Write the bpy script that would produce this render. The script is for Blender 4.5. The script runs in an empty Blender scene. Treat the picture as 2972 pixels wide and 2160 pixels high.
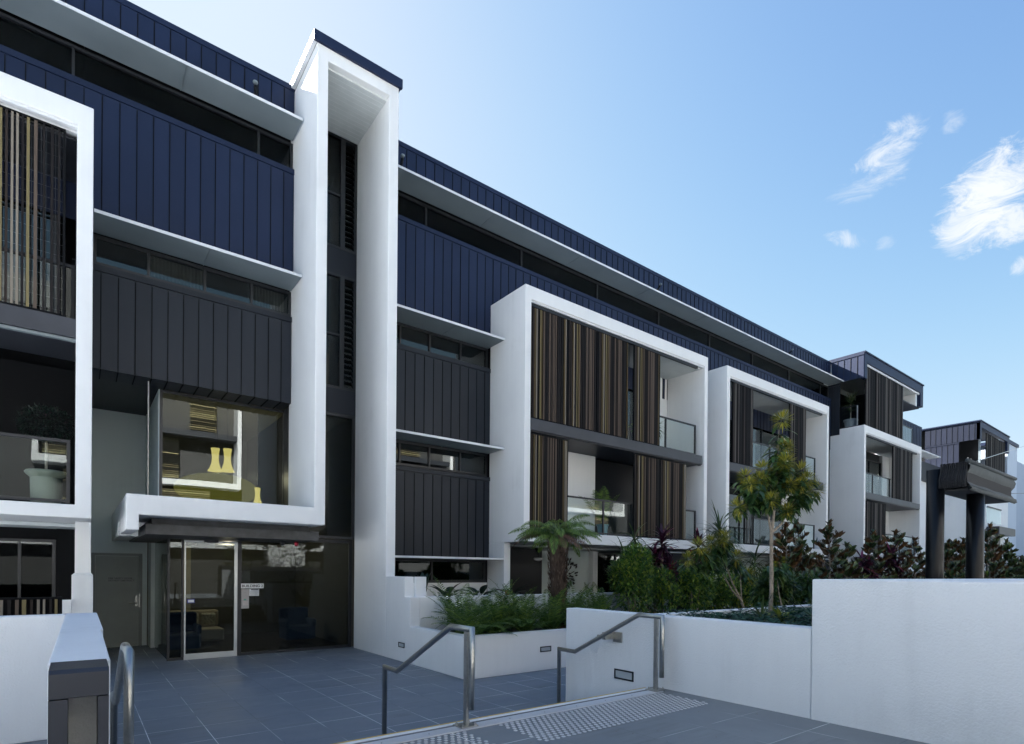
import bpy, bmesh, math, random
from mathutils import Vector, Matrix
R = math.radians
S = bpy.context.scene
COL = S.collection
RND = random.Random(7)

# ------------------------------------------------------------------ materials
def newmat(name):
    m = bpy.data.materials.new(name); m.use_nodes = True
    nt = m.node_tree; nt.nodes.clear()
    out = nt.nodes.new('ShaderNodeOutputMaterial')
    return m, nt, out
def N(nt, t, **kw):
    n = nt.nodes.new(t)
    for k, v in kw.items():
        if k in n.inputs: n.inputs[k].default_value = v
        else: setattr(n, k, v)
    return n
def L(nt, a, b): nt.links.new(a, b)
def rgba(c): return (c[0], c[1], c[2], 1.0)
def ramp(nt, cols):
    r = nt.nodes.new('ShaderNodeValToRGB'); e = r.color_ramp.elements
    while len(e) < len(cols): e.new(0.5)
    for i, (p, c) in enumerate(cols):
        e[i].position = p; e[i].color = rgba(c)
    return r
def coords(nt):
    return nt.nodes.new('ShaderNodeNewGeometry').outputs['Position']
def bump(nt, bsdf, height, strength=.3, dist=.01):
    b = N(nt, 'ShaderNodeBump', Strength=strength, Distance=dist)
    L(nt, height, b.inputs['Height']); L(nt, b.outputs[0], bsdf.inputs['Normal']); return b

def plain(name, col, rough=.5, metal=0, spec=.5, var=.06, vscale=3, bmp=0, bscale=60, bdist=.004):
    m, nt, out = newmat(name)
    b = N(nt, 'ShaderNodeBsdfPrincipled', Roughness=rough, Metallic=metal)
    b.inputs['Specular IOR Level'].default_value = spec
    p = coords(nt)
    n = N(nt, 'ShaderNodeTexNoise', Scale=vscale, Detail=5.0); L(nt, p, n.inputs['Vector'])
    r = ramp(nt, [(.3, [c*(1-var) for c in col]), (.7, [min(1, c*(1+var)) for c in col])])
    L(nt, n.outputs['Fac'], r.inputs[0]); L(nt, r.outputs[0], b.inputs['Base Color'])
    if bmp:
        n2 = N(nt, 'ShaderNodeTexNoise', Scale=bscale, Detail=4.0); L(nt, p, n2.inputs['Vector'])
        bump(nt, b, n2.outputs['Fac'], bmp, bdist)
    L(nt, b.outputs[0], out.inputs[0]); return m

def render_mat(name, col, scale, dist, strength):
    # trowelled acrylic render: fine stipple, faint patchiness and rain streaks
    m, nt, out = newmat(name)
    b = N(nt, 'ShaderNodeBsdfPrincipled', Roughness=.75); b.inputs['Specular IOR Level'].default_value = .25
    p = coords(nt)
    n = N(nt, 'ShaderNodeTexNoise', Scale=.9, Detail=6.0, Roughness=.6); L(nt, p, n.inputs['Vector'])
    mp = N(nt, 'ShaderNodeMapping'); mp.inputs['Scale'].default_value = (9, 9, .5); L(nt, p, mp.inputs[0])
    st = N(nt, 'ShaderNodeTexNoise', Scale=1.0, Detail=4.0); L(nt, mp.outputs[0], st.inputs['Vector'])
    mx = N(nt, 'ShaderNodeMath', operation='ADD'); L(nt, n.outputs['Fac'], mx.inputs[0])
    m2 = N(nt, 'ShaderNodeMath', operation='MULTIPLY'); m2.inputs[1].default_value = .45
    L(nt, st.outputs['Fac'], m2.inputs[0]); L(nt, m2.outputs[0], mx.inputs[1])
    r = ramp(nt, [(.40, [c*.88 for c in col]), (.62, [c*.97 for c in col]), (.85, col)])
    L(nt, mx.outputs[0], r.inputs[0]); L(nt, r.outputs[0], b.inputs['Base Color'])
    a = N(nt, 'ShaderNodeTexNoise', Scale=scale, Detail=3.0, Roughness=.6); L(nt, p, a.inputs['Vector'])
    bump(nt, b, a.outputs['Fac'], strength, dist)
    L(nt, b.outputs[0], out.inputs[0]); return m

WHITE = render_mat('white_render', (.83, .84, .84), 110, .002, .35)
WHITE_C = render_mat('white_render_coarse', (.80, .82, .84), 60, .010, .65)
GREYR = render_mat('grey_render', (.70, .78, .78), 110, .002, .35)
SOFFIT = plain('soffit_sheet', (.62, .66, .66), .6)
AWN = plain('awning_shade_grey', (.20, .24, .26), .5, var=.08, vscale=1.2)  # grey puts the shade under the white awnings into the colour
AWNW = plain('awning_edge', (.72, .74, .76), .5)
WIRE = plain('wire_mesh', (.16, .17, .18), .5)

def cladmat(name, col, rough):
    m, nt, out = newmat(name)
    b = N(nt, 'ShaderNodeBsdfPrincipled', Roughness=rough); b.inputs['Specular IOR Level'].default_value = .24
    p = coords(nt)
    g = nt.nodes.new('ShaderNodeNewGeometry')
    n = N(nt, 'ShaderNodeTexNoise', Scale=.6, Detail=5.0); L(nt, p, n.inputs['Vector'])
    ad = N(nt, 'ShaderNodeMath', operation='MULTIPLY_ADD'); ad.inputs[1].default_value = .35
    L(nt, g.outputs['Random Per Island'], ad.inputs[0]); L(nt, n.outputs['Fac'], ad.inputs[2])
    r = ramp(nt, [(.35, [c*.85 for c in col]), (1.0, [c*1.18 for c in col])])
    L(nt, ad.outputs[0], r.inputs[0]); L(nt, r.outputs[0], b.inputs['Base Color'])
    mp = N(nt, 'ShaderNodeMapping'); mp.inputs['Scale'].default_value = (5, 5, 1.2); L(nt, p, mp.inputs[0])
    w = N(nt, 'ShaderNodeTexNoise', Scale=1.0, Detail=2.0); L(nt, mp.outputs[0], w.inputs['Vector'])
    bump(nt, b, w.outputs['Fac'], .25, .012)
    L(nt, b.outputs[0], out.inputs[0]); return m
CLAD = cladmat('dark_metal_cladding', (.014, .023, .056), .47)  # base blue raised to carry the sky's reflection
CLADG = cladmat('reflection_grey_cladding', (.021, .025, .033), .42)  # greyer copy, reflection of the block opposite put into its colour
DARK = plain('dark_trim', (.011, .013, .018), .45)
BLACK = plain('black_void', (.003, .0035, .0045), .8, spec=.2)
FRAME = plain('window_frame_metal', (.016, .018, .022), .38)
SLABM = plain('charcoal_slab', (.030, .034, .044), .45, var=.2, vscale=1.5)
STEEL = plain('brushed_steel', (.40, .40, .38), .36, metal=1.0, var=.1, vscale=30)
ALU = plain('anodised_aluminium', (.55, .57, .57), .35, metal=.7)
SILVER = plain('nosing_aluminium', (.62, .64, .68), .4, metal=.35)

def glass_mat(name, tint, refl, rough=0.0, tr=.6):
    m, nt, out = newmat(name)
    t = N(nt, 'ShaderNodeBsdfTransparent'); t.inputs[0].default_value = rgba(tint)
    g = N(nt, 'ShaderNodeBsdfGlossy', Roughness=rough); g.inputs[0].default_value = (.9, .95, .95, 1)
    f = N(nt, 'ShaderNodeFresnel', IOR=refl)
    ge = nt.nodes.new('ShaderNodeNewGeometry')      # same reflectance on the exit face of a pane as on its entry face
    io = N(nt, 'ShaderNodeMapRange'); io.inputs['To Min'].default_value = refl; io.inputs['To Max'].default_value = 1/refl
    L(nt, ge.outputs['Backfacing'], io.inputs['Value']); L(nt, io.outputs[0], f.inputs['IOR'])
    mx = N(nt, 'ShaderNodeMixShader')
    L(nt, f.outputs[0], mx.inputs[0]); L(nt, t.outputs[0], mx.inputs[1]); L(nt, g.outputs[0], mx.inputs[2])
    p = coords(nt)
    n = N(nt, 'ShaderNodeTexNoise', Scale=.9, Detail=1.0); L(nt, p, n.inputs['Vector'])
    b = N(nt, 'ShaderNodeBump', Strength=.05, Distance=.01); L(nt, n.outputs['Fac'], b.inputs['Height'])
    L(nt, b.outputs[0], g.inputs['Normal'])
    L(nt, mx.outputs[0], out.inputs[0]); return m
GLASS = glass_mat('tinted_glass', (.46, .49, .48), 1.68)
GLASSD = glass_mat('dark_tinted_glass', (.55, .58, .57), 1.33)
GLASSM = glass_mat('dark_reflective_glass', (.40, .43, .43), 1.38)
GCLEAR = glass_mat('balustrade_glass', (.92, .96, .96), 1.36)

def stripes(name, cols):
    m, nt, out = newmat(name)
    b = N(nt, 'ShaderNodeBsdfPrincipled', Roughness=.65); b.inputs['Specular IOR Level'].default_value = .2
    g = nt.nodes.new('ShaderNodeNewGeometry')
    r = ramp(nt, cols); r.color_ramp.interpolation = 'CONSTANT'
    L(nt, g.outputs['Random Per Island'], r.inputs[0]); L(nt, r.outputs[0], b.inputs['Base Color'])
    L(nt, b.outputs[0], out.inputs[0]); return m
SLAT = stripes('louvre_slats', [(0, (.012, .010, .010)), (.30, (.10, .075, .058)), (.50, (.030, .022, .018)), (.60, (.19, .155, .075)), (.80, (.23, .20, .16)), (.92, (.09, .065, .03))])
SLATD = stripes('louvre_slats_dark', [(0, (.008, .007, .008)), (.48, (.040, .032, .030)), (.66, (.015, .012, .012)), (.82, (.11, .10, .092))])
SLATO = stripes('opposite_battens', [(0, (.03, .03, .025)), (.45, (.45, .40, .22)), (.75, (.20, .17, .10))])

def leafmat(name, cols, under=None, rough=.45, trans=.25):
    m, nt, out = newmat(name)
    g = nt.nodes.new('ShaderNodeNewGeometry')
    r = ramp(nt, cols); L(nt, g.outputs['Random Per Island'], r.inputs[0])
    c = r.outputs[0]
    if under:
        mx = N(nt, 'ShaderNodeMix', data_type='RGBA')
        L(nt, g.outputs['Backfacing'], mx.inputs[0]); L(nt, c, mx.inputs[6]); mx.inputs[7].default_value = rgba(under); c = mx.outputs[2]
    b = N(nt, 'ShaderNodeBsdfPrincipled', Roughness=rough); b.inputs['Specular IOR Level'].default_value = .4
    L(nt, c, b.inputs['Base Color'])
    t = N(nt, 'ShaderNodeBsdfTranslucent'); L(nt, c, t.inputs[0])
    ms = N(nt, 'ShaderNodeMixShader'); ms.inputs[0].default_value = trans
    L(nt, b.outputs[0], ms.inputs[1]); L(nt, t.outputs[0], ms.inputs[2]); L(nt, ms.outputs[0], out.inputs[0]); return m
LF_FERN = leafmat('fern_leaf', [(0, (.04, .09, .028)), (.6, (.09, .17, .035)), (1, (.20, .29, .05))])
LF_TFERN = leafmat('tree_fern_leaf', [(0, (.05, .10, .025)), (.7, (.13, .22, .04)), (1, (.20, .28, .06))])
LF_BROWN = leafmat('dead_frond', [(0, (.09, .045, .03)), (1, (.16, .09, .06))])
LF_BUSH = leafmat('bush_leaf', [(0, (.025, .07, .028)), (.45, (.065, .155, .032)), (.8, (.18, .29, .045)), (1, (.42, .48, .07))])  # yellow-green leaves stand in for reflected sun highlights
LF_MAG = leafmat('magnolia_leaf', [(0, (.025, .05, .022)), (.7, (.05, .085, .03)), (1, (.09, .09, .03))], under=(.10, .052, .022), rough=.32, trans=.05)
LF_PURP = leafmat('cordyline_leaf', [(0, (.03, .010, .022)), (.65, (.055, .015, .035)), (.92, (.16, .02, .07)), (1, (.30, .03, .10))], rough=.35)
LF_STRAP = leafmat('strap_leaf', [(0, (.035, .07, .035)), (.6, (.08, .13, .05)), (1, (.17, .19, .09))])
LF_PENDA = leafmat('golden_penda_leaf', [(0, (.022, .06, .028)), (.7, (.05, .11, .03)), (1, (.12, .17, .04))], rough=.35)
LF_POM = leafmat('golden_flower', [(0, (.13, .16, .03)), (.6, (.28, .28, .04)), (1, (.44, .37, .05))])
LF_BIG = leafmat('broad_dark_leaf', [(0, (.010, .022, .018)), (.8, (.022, .045, .030)), (1, (.05, .018, .03))], rough=.3)
LF_GC = leafmat('groundcover_leaf', [(0, (.012, .05, .035)), (.8, (.03, .10, .05)), (1, (.06, .14, .05))])
PETAL = plain('white_petals', (.75, .72, .8), .6)
REDP = plain('red_petals', (.45, .04, .05), .6)
BARK = plain('pale_bark', (.26, .22, .18), .8, var=.35, vscale=25, bmp=.6, bscale=40)
FBARK = leafmat('tree_fern_trunk_fibres', [(0, (.035, .022, .018)), (.6, (.075, .05, .038)), (1, (.16, .12, .09))], rough=.8, trans=0)
SOIL = plain('dark_mulch', (.018, .015, .013), .95, var=.5, vscale=30, bmp=1, bscale=50, bdist=.03)

def tile_mat(name, w, h, ox, oy, col, mortar, rough):
    m, nt, out = newmat(name)
    p = coords(nt)
    mp = N(nt, 'ShaderNodeMapping'); mp.inputs['Location'].default_value = (-ox, -oy, 0); L(nt, p, mp.inputs[0])
    br = N(nt, 'ShaderNodeTexBrick', offset=0.0, squash=1.0)
    br.inputs['Scale'].default_value = 1; br.inputs['Brick Width'].default_value = w; br.inputs['Row Height'].default_value = h
    br.inputs['Mortar Size'].default_value = .0038; br.inputs['Mortar Smooth'].default_value = .3
    br.inputs['Color1'].default_value = (.35, .35, .35, 1); br.inputs['Color2'].default_value = (.65, .65, .65, 1)
    L(nt, mp.outputs[0], br.inputs['Vector'])
    n = N(nt, 'ShaderNodeTexNoise', Scale=1.3, Detail=8.0, Roughness=.62); L(nt, p, n.inputs['Vector'])
    st = N(nt, 'ShaderNodeMapping'); st.inputs['Scale'].default_value = (1.2, 14, 1); L(nt, p, st.inputs[0])
    n3 = N(nt, 'ShaderNodeTexNoise', Scale=1.2, Detail=5.0); L(nt, st.outputs[0], n3.inputs['Vector'])
    a1 = N(nt, 'ShaderNodeMath', operation='MULTIPLY_ADD'); a1.inputs[1].default_value = .5
    L(nt, n3.outputs['Fac'], a1.inputs[0]); L(nt, n.outputs['Fac'], a1.inputs[2])
    a2 = N(nt, 'ShaderNodeMath', operation='MULTIPLY_ADD'); a2.inputs[1].default_value = .6
    L(nt, br.outputs['Color'], a2.inputs[0]); L(nt, a1.outputs[0], a2.inputs[2])
    r = ramp(nt, [(.62, [c*.62 for c in col]), (1.0, [min(1,c*1.35) for c in col])]); L(nt, a2.outputs[0], r.inputs[0])
    # grout is bright where clean and dark where dirty
    n2 = N(nt, 'ShaderNodeTexNoise', Scale=.8, Detail=3.0); L(nt, p, n2.inputs['Vector'])
    gm = ramp(nt, [(.42, [c*.8 for c in col]), (.58, mortar)]); L(nt, n2.outputs['Fac'], gm.inputs[0])
    mx = N(nt, 'ShaderNodeMix', data_type='RGBA'); L(nt, br.outputs['Fac'], mx.inputs[0])
    L(nt, r.outputs[0], mx.inputs[6]); L(nt, gm.outputs[0], mx.inputs[7])
    b = N(nt, 'ShaderNodeBsdfPrincipled'); L(nt, mx.outputs[2], b.inputs['Base Color'])
    rr = ramp(nt, [(.4, (rough-.08,)*3), (.8, (rough+.15,)*3)]); L(nt, n.outputs['Fac'], rr.inputs[0]); L(nt, rr.outputs[0], b.inputs['Roughness'])
    nb = N(nt, 'ShaderNodeTexNoise', Scale=90.0, Detail=4.0); L(nt, p, nb.inputs['Vector'])
    bump(nt, b, nb.outputs['Fac'], .25, .002)
    L(nt, b.outputs[0], out.inputs[0]); return m
PAVE = tile_mat('dark_paving_lower', .552, .64, .05, .33, (.125, .145, .17), (.85, .87, .88), .56)
PAVEU = tile_mat('dark_paving_upper', .60, .60, .575, .45, (.135, .15, .165), (.85, .87, .88), .54)

def emis(name, col, st):
    m, nt, out = newmat(name)
    e = N(nt, 'ShaderNodeEmission', Strength=st); e.inputs[0].default_value = rgba(col)
    L(nt, e.outputs[0], out.inputs[0]); return m
LAMP = emis('lit_lamp', (1.0, .80, .25), .30)
DOWN = emis('lit_downlight', (1.0, .95, .85), .5)

# ------------------------------------------------------------------ mesh helpers
class MB:
    def __init__(s): s.v = []; s.f = []; s.mi = []; s.m = 0
    def add(s, vs, fs):
        o = len(s.v); s.v += [tuple(v) for v in vs]
        for f in fs: s.f.append(tuple(o+i for i in f)); s.mi.append(s.m)
    def box(s, x0, x1, y0, y1, z0, z1):
        if x0 > x1: x0, x1 = x1, x0
        if y0 > y1: y0, y1 = y1, y0
        if z0 > z1: z0, z1 = z1, z0
        s.add([(x0,y0,z0),(x1,y0,z0),(x1,y1,z0),(x0,y1,z0),(x0,y0,z1),(x1,y0,z1),(x1,y1,z1),(x0,y1,z1)],
              [(0,3,2,1),(4,5,6,7),(0,1,5,4),(1,2,6,5),(2,3,7,6),(3,0,4,7)])
        return s
    def ring(s, x0, x1, z0, z1, a0, a1, c0, c1, y0, y1):
        o = [(x0,z0),(x1,z0),(x1,z1),(x0,z1)]; i = [(a0,c0),(a1,c0),(a1,c1),(a0,c1)]
        vs = [(x,y0,z) for x,z in o] + [(x,y0,z) for x,z in i] + [(x,y1,z) for x,z in o] + [(x,y1,z) for x,z in i]
        fs = []
        for k in range(4):
            n = (k+1) % 4
            fs += [(k, n, 4+n, 4+k), (8+n, 8+k, 12+k, 12+n), (n, k, 8+k, 8+n), (4+k, 4+n, 12+n, 12+k)]
        s.add(vs, fs); return s
    def prism_xz(s, pts, y0, y1):
        n = len(pts)
        s.add([(x,y0,z) for x,z in pts] + [(x,y1,z) for x,z in pts],
              [tuple(range(n)), tuple(range(2*n-1, n-1, -1))] + [((i+1)%n, i, n+i, n+(i+1)%n) for i in range(n)]); return s
    def prism_yz(s, pts, x0, x1):
        n = len(pts)
        s.add([(x0,y,z) for y,z in pts] + [(x1,y,z) for y,z in pts],
              [tuple(range(n)), tuple(range(2*n-1, n-1, -1))] + [((i+1)%n, i, n+i, n+(i+1)%n) for i in range(n)]); return s
    def prism_xy(s, pts, z0, z1):
        n = len(pts)
        s.add([(x,y,z0) for x,y in pts] + [(x,y,z1) for x,y in pts],
              [tuple(range(n)), tuple(range(2*n-1, n-1, -1))] + [((i+1)%n, i, n+i, n+(i+1)%n) for i in range(n)]); return s
    def tube(s, pts, r, n=12, cap=True):
        pts = [Vector(p) for p in pts]; rs = r if isinstance(r, (list, tuple)) else [r]*len(pts)
        rings = []; ref = None
        for i, p in enumerate(pts):
            a = (pts[i]-pts[i-1]).normalized() if i else (pts[1]-pts[0]).normalized()
            b = (pts[i+1]-pts[i]).normalized() if i < len(pts)-1 else a
            t = (a+b).normalized() if (a+b).length > 1e-6 else a
            if ref is None: ref = Vector((0,0,1)) if abs(t.z) < .9 else Vector((1,0,0))
            u = t.cross(ref).normalized(); w = u.cross(t).normalized(); ref = w
            k = 1/max(.35, math.cos(a.angle(b)/2)) if a.angle(b) > .01 else 1
            rg = []
            bis = (b-a).normalized() if a.angle(b) > .01 else None
            for j in range(n):
                an = 2*math.pi*j/n; d = u*math.cos(an)+w*math.sin(an)
                if bis is not None: d = d + bis*(d.dot(bis))*(k-1)
                rg.append(p + d*rs[i])
            rings.append(rg)
        o = len(s.v); s.v += [tuple(v) for g in rings for v in g]
        for i in range(len(rings)-1):
            for j in range(n):
                q = (j+1) % n
                s.f.append((o+i*n+j, o+i*n+q, o+(i+1)*n+q, o+(i+1)*n+j)); s.mi.append(s.m)
        if cap:
            s.f.append(tuple(o+j for j in range(n-1,-1,-1))); s.mi.append(s.m)
            e = o+(len(rings)-1)*n; s.f.append(tuple(e+j for j in range(n))); s.mi.append(s.m)
        return s
    def lathe(s, c, prof, n=24, cap=True):
        o = len(s.v)
        for r, z in prof:
            for j in range(n):
                a = 2*math.pi*j/n; s.v.append((c[0]+r*math.cos(a), c[1]+r*math.sin(a), c[2]+z))
        for i in range(len(prof)-1):
            for j in range(n):
                q = (j+1)%n; s.f.append((o+i*n+j, o+i*n+q, o+(i+1)*n+q, o+(i+1)*n+j)); s.mi.append(s.m)
        if cap:
            s.f.append(tuple(o+j for j in range(n-1,-1,-1))); s.mi.append(s.m)
            e = o+(len(prof)-1)*n; s.f.append(tuple(e+j for j in range(n))); s.mi.append(s.m)
        return s
    def leaf(s, p, d, up, Ln, W, droop=.25, fold=.15, seg=3):
        # narrow pointed leaf with a folded midrib, curving down along its length
        d = d.normalized(); side = d.cross(up)
        if side.length < 1e-4: side = d.cross(Vector((1, .3, 0)))
        side.normalize(); nrm = side.cross(d).normalized()
        prof = {2: (0, .9, 0), 3: (.25, 1, .75, 0), 4: (.3, .85, 1, .6, 0), 6: (.4, .8, 1, 1, .8, .45, 0)}[seg]
        vs = []; q = Vector(p); dd = d.copy()
        for i in range(seg+1):
            w = W*.5*prof[i]
            if w > 0: vs += [q - side*w + nrm*w*fold*2, q, q + side*w + nrm*w*fold*2]
            else: vs += [q]
            dd = (dd + Vector((0,0,-1))*droop/seg).normalized(); q = q + dd*(Ln/seg)
        fs = []; idx = []; k = 0
        for i in range(seg+1):
            if prof[i] > 0: idx.append((k, k+1, k+2)); k += 3
            else: idx.append((k,)); k += 1
        for i in range(seg):
            a, b = idx[i], idx[i+1]
            if len(a) == 3 and len(b) == 3: fs += [(a[0],a[1],b[1],b[0]), (a[1],a[2],b[2],b[1])]
            elif len(a) == 3: fs += [(a[0],a[1],b[0]), (a[1],a[2],b[0])]
            else: fs += [(a[0],b[1],b[0]), (a[0],b[2],b[1])]
        s.add(vs, fs)
    def build(s, name, mats, parent=None, smooth=False, bevel=0, loc=None):
        me = bpy.data.meshes.new(name)
        o = bpy.data.objects.new(name, me)
        base = Vector((0,0,0))
        q = parent
        while q is not None: base += q.location; q = q.parent
        if parent is None and loc is not None: base = Vector(loc); o.location = loc
        me.from_pydata([(v[0]-base.x, v[1]-base.y, v[2]-base.z) for v in s.v], [], s.f)
        if not isinstance(mats, (list, tuple)): mats = [mats]
        for m in mats: me.materials.append(m)
        if len(mats) > 1: me.polygons.foreach_set('material_index', s.mi)
        if smooth: me.polygons.foreach_set('use_smooth', [True]*len(me.polygons))
        me.validate(); me.update()
        COL.objects.link(o)
        if parent is not None: o.parent = parent
        if bevel:
            b = o.modifiers.new('bevel', 'BEVEL'); b.width = bevel; b.segments = 2; b.limit_method = 'ANGLE'; b.angle_limit = R(40)
        return o

def tag(o, label=None, cat=None, group=None, kind=None):
    if label: o['label'] = label
    if cat: o['category'] = cat
    if group: o['group'] = group
    if kind: o['kind'] = kind
    return o
def thing(name, label, cat, loc=(0,0,0), group=None, kind=None):
    o = bpy.data.objects.new(name, None); COL.objects.link(o); o.location = loc; o.empty_display_size = .2
    return tag(o, label, cat, group, kind)
def box1(name, mat, parent, *b, bevel=0):
    return MB().box(*b).build(name, mat, parent, bevel=bevel)

# ------------------------------------------------------------------ camera
def make_camera():
    yaw, pit, rol = .662010208, -3.13102407e-03, 8.59755775e-03
    fw = Vector((math.sin(yaw)*math.cos(pit), math.cos(yaw)*math.cos(pit), math.sin(pit)))
    r = Vector((math.cos(yaw), -math.sin(yaw), 0)); u = r.cross(fw)
    r2 = r*math.cos(rol)+u*math.sin(rol); u2 = -r*math.sin(rol)+u*math.cos(rol)
    cd = bpy.data.cameras.new('camera'); co = bpy.data.objects.new('camera', cd); COL.objects.link(co)
    M = Matrix((( r2.x, u2.x, -fw.x, 0), (r2.y, u2.y, -fw.y, 0), (r2.z, u2.z, -fw.z, 1.8), (0,0,0,1)))
    co.matrix_world = M
    cd.sensor_fit = 'HORIZONTAL'; cd.sensor_width = 36; cd.lens = 36*1650.81/2972
    cd.shift_x = (1486-1511.24)/2972; cd.shift_y = (1664.415-1080)/2972
    cd.clip_start = .05; cd.clip_end = 3000
    S.camera = co
make_camera()

# ------------------------------------------------------------------ light and sky
SUN = Vector((-.25, 1.0, .75)).normalized()
def make_light():
    ld = bpy.data.lights.new('sun', 'SUN'); ld.energy = 5.0; ld.angle = R(.53); ld.color = (1, .965, .92)
    lo = bpy.data.objects.new('sun', ld); COL.objects.link(lo)
    lo.rotation_euler = (-SUN).to_track_quat('-Z', 'Y').to_euler()
    w = bpy.data.worlds.new('World'); S.world = w; w.use_nodes = True
    nt = w.node_tree; nt.nodes.clear()
    out = nt.nodes.new('ShaderNodeOutputWorld'); bg = nt.nodes.new('ShaderNodeBackground')
    sky = nt.nodes.new('ShaderNodeTexSky'); sky.sky_type = 'NISHITA'; sky.sun_disc = False
    sky.sun_elevation = math.asin(SUN.z); sky.sun_rotation = math.atan2(SUN.x, SUN.y)
    sky.air_density = 1.0; sky.dust_density = 1.0; sky.ozone_density = 1.5; sky.altitude = 30
    bg.inputs[1].default_value = SKY_STRENGTH
    hs = N(nt, 'ShaderNodeHueSaturation', Saturation=SKY_SAT, Value=.585)
    gm = N(nt, 'ShaderNodeGamma', Gamma=SKY_GAMMA)
    # soft shoulder so the sky round the sun stays pale blue rather than blown out
    sep = nt.nodes.new('ShaderNodeSeparateColor'); com = nt.nodes.new('ShaderNodeCombineColor')
    L(nt, sky.outputs[0], gm.inputs[0]); L(nt, gm.outputs[0], sep.inputs[0])
    for i, lim in enumerate(SKY_LIM):
        p1 = N(nt, 'ShaderNodeMath', operation='DIVIDE'); L(nt, sep.outputs[i], p1.inputs[0]); p1.inputs[1].default_value = lim
        p2 = N(nt, 'ShaderNodeMath', operation='POWER'); L(nt, p1.outputs[0], p2.inputs[0]); p2.inputs[1].default_value = 3.0
        p3 = N(nt, 'ShaderNodeMath', operation='ADD'); L(nt, p2.outputs[0], p3.inputs[0]); p3.inputs[1].default_value = 1.0
        p4 = N(nt, 'ShaderNodeMath', operation='POWER'); L(nt, p3.outputs[0], p4.inputs[0]); p4.inputs[1].default_value = 1/3
        p5 = N(nt, 'ShaderNodeMath', operation='DIVIDE'); L(nt, sep.outputs[i], p5.inputs[0]); L(nt, p4.outputs[0], p5.inputs[1])
        L(nt, p5.outputs[0], com.inputs[i])
    L(nt, com.outputs[0], hs.inputs['Color'])
    # wispy clouds, placed by compass direction
    tc = nt.nodes.new('ShaderNodeTexCoord'); d = tc.outputs['Generated']
    mp = N(nt, 'ShaderNodeMapping'); mp.inputs['Rotation'].default_value = (.2, .5, .3); mp.inputs['Scale'].default_value = (12, 12, 26)
    L(nt, d, mp.inputs[0])
    nz = N(nt, 'ShaderNodeTexNoise', Scale=1.3, Detail=14.0, Roughness=.70, Distortion=1.3); L(nt, mp.outputs[0], nz.inputs['Vector'])
    total = None
    for (cx, cz, cy, ang, sa, sb, amp) in CLOUDS:
        sa *= 1.15; sb *= 1.2
        c = Vector((cx, cy, cz)).normalized()
        h = Vector((c.y, -c.x, 0)).normalized(); v = h.cross(c).normalized()
        if v.z < 0: v = -v
        a = h*math.cos(ang)+v*math.sin(ang); b = -h*math.sin(ang)+v*math.cos(ang)
        terms = []
        for ax, sg in ((a, sa), (b, sb)):
            dp = N(nt, 'ShaderNodeVectorMath', operation='DOT_PRODUCT'); L(nt, d, dp.inputs[0]); dp.inputs[1].default_value = ax
            mu = N(nt, 'ShaderNodeMath', operation='DIVIDE'); L(nt, dp.outputs['Value'], mu.inputs[0]); mu.inputs[1].default_value = sg
            sq = N(nt, 'ShaderNodeMath', operation='MULTIPLY'); L(nt, mu.outputs[0], sq.inputs[0]); L(nt, mu.outputs[0], sq.inputs[1])
            terms.append(sq)
        sm = N(nt, 'ShaderNodeMath', operation='ADD'); L(nt, terms[0].outputs[0], sm.inputs[0]); L(nt, terms[1].outputs[0], sm.inputs[1])
        dc = N(nt, 'ShaderNodeVectorMath', operation='DOT_PRODUCT'); L(nt, d, dc.inputs[0]); dc.inputs[1].default_value = c
        gt = N(nt, 'ShaderNodeMath', operation='GREATER_THAN'); L(nt, dc.outputs['Value'], gt.inputs[0]); gt.inputs[1].default_value = .2
        inv = N(nt, 'ShaderNodeMath', operation='SUBTRACT'); inv.inputs[0].default_value = 1.0 + (.75 if amp > .85 else .15); L(nt, sm.outputs[0], inv.inputs[1])
        mx0 = N(nt, 'ShaderNodeMath', operation='MAXIMUM'); L(nt, inv.outputs[0], mx0.inputs[0]); mx0.inputs[1].default_value = -1.5
        n5 = N(nt, 'ShaderNodeMath', operation='MULTIPLY_ADD'); L(nt, nz.outputs['Fac'], n5.inputs[0]); n5.inputs[1].default_value = 6.0; n5.inputs[2].default_value = -3.15
        ad = N(nt, 'ShaderNodeMath', operation='ADD'); L(nt, mx0.outputs[0], ad.inputs[0]); L(nt, n5.outputs[0], ad.inputs[1])
        mr = N(nt, 'ShaderNodeMapRange', interpolation_type='SMOOTHSTEP'); L(nt, ad.outputs[0], mr.inputs['Value'])
        mr.inputs['From Min'].default_value = -.1; mr.inputs['From Max'].default_value = 1.9; mr.inputs['To Max'].default_value = amp
        g2 = N(nt, 'ShaderNodeMath', operation='MULTIPLY'); L(nt, mr.outputs[0], g2.inputs[0]); L(nt, gt.outputs[0], g2.inputs[1])
        if total is None: total = g2.outputs[0]
        else:
            mxx = N(nt, 'ShaderNodeMath', operation='MAXIMUM'); L(nt, total, mxx.inputs[0]); L(nt, g2.outputs[0], mxx.inputs[1]); total = mxx.outputs[0]
    mx = N(nt, 'ShaderNodeMix', data_type='RGBA'); L(nt, total, mx.inputs[0]); L(nt, hs.outputs[0], mx.inputs[6]); mx.inputs[7].default_value = CLOUDCOL
    L(nt, mx.outputs[2], bg.inputs[0]); L(nt, bg.outputs[0], out.inputs[0])
SKY_STRENGTH = .05; SKY_GAMMA = 1.3; SKY_SAT = 1.03; CLOUDCOL = (2.15, 2.25, 2.36, 1); SKY_LIM = (2.95, 3.45, 4.0)
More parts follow.
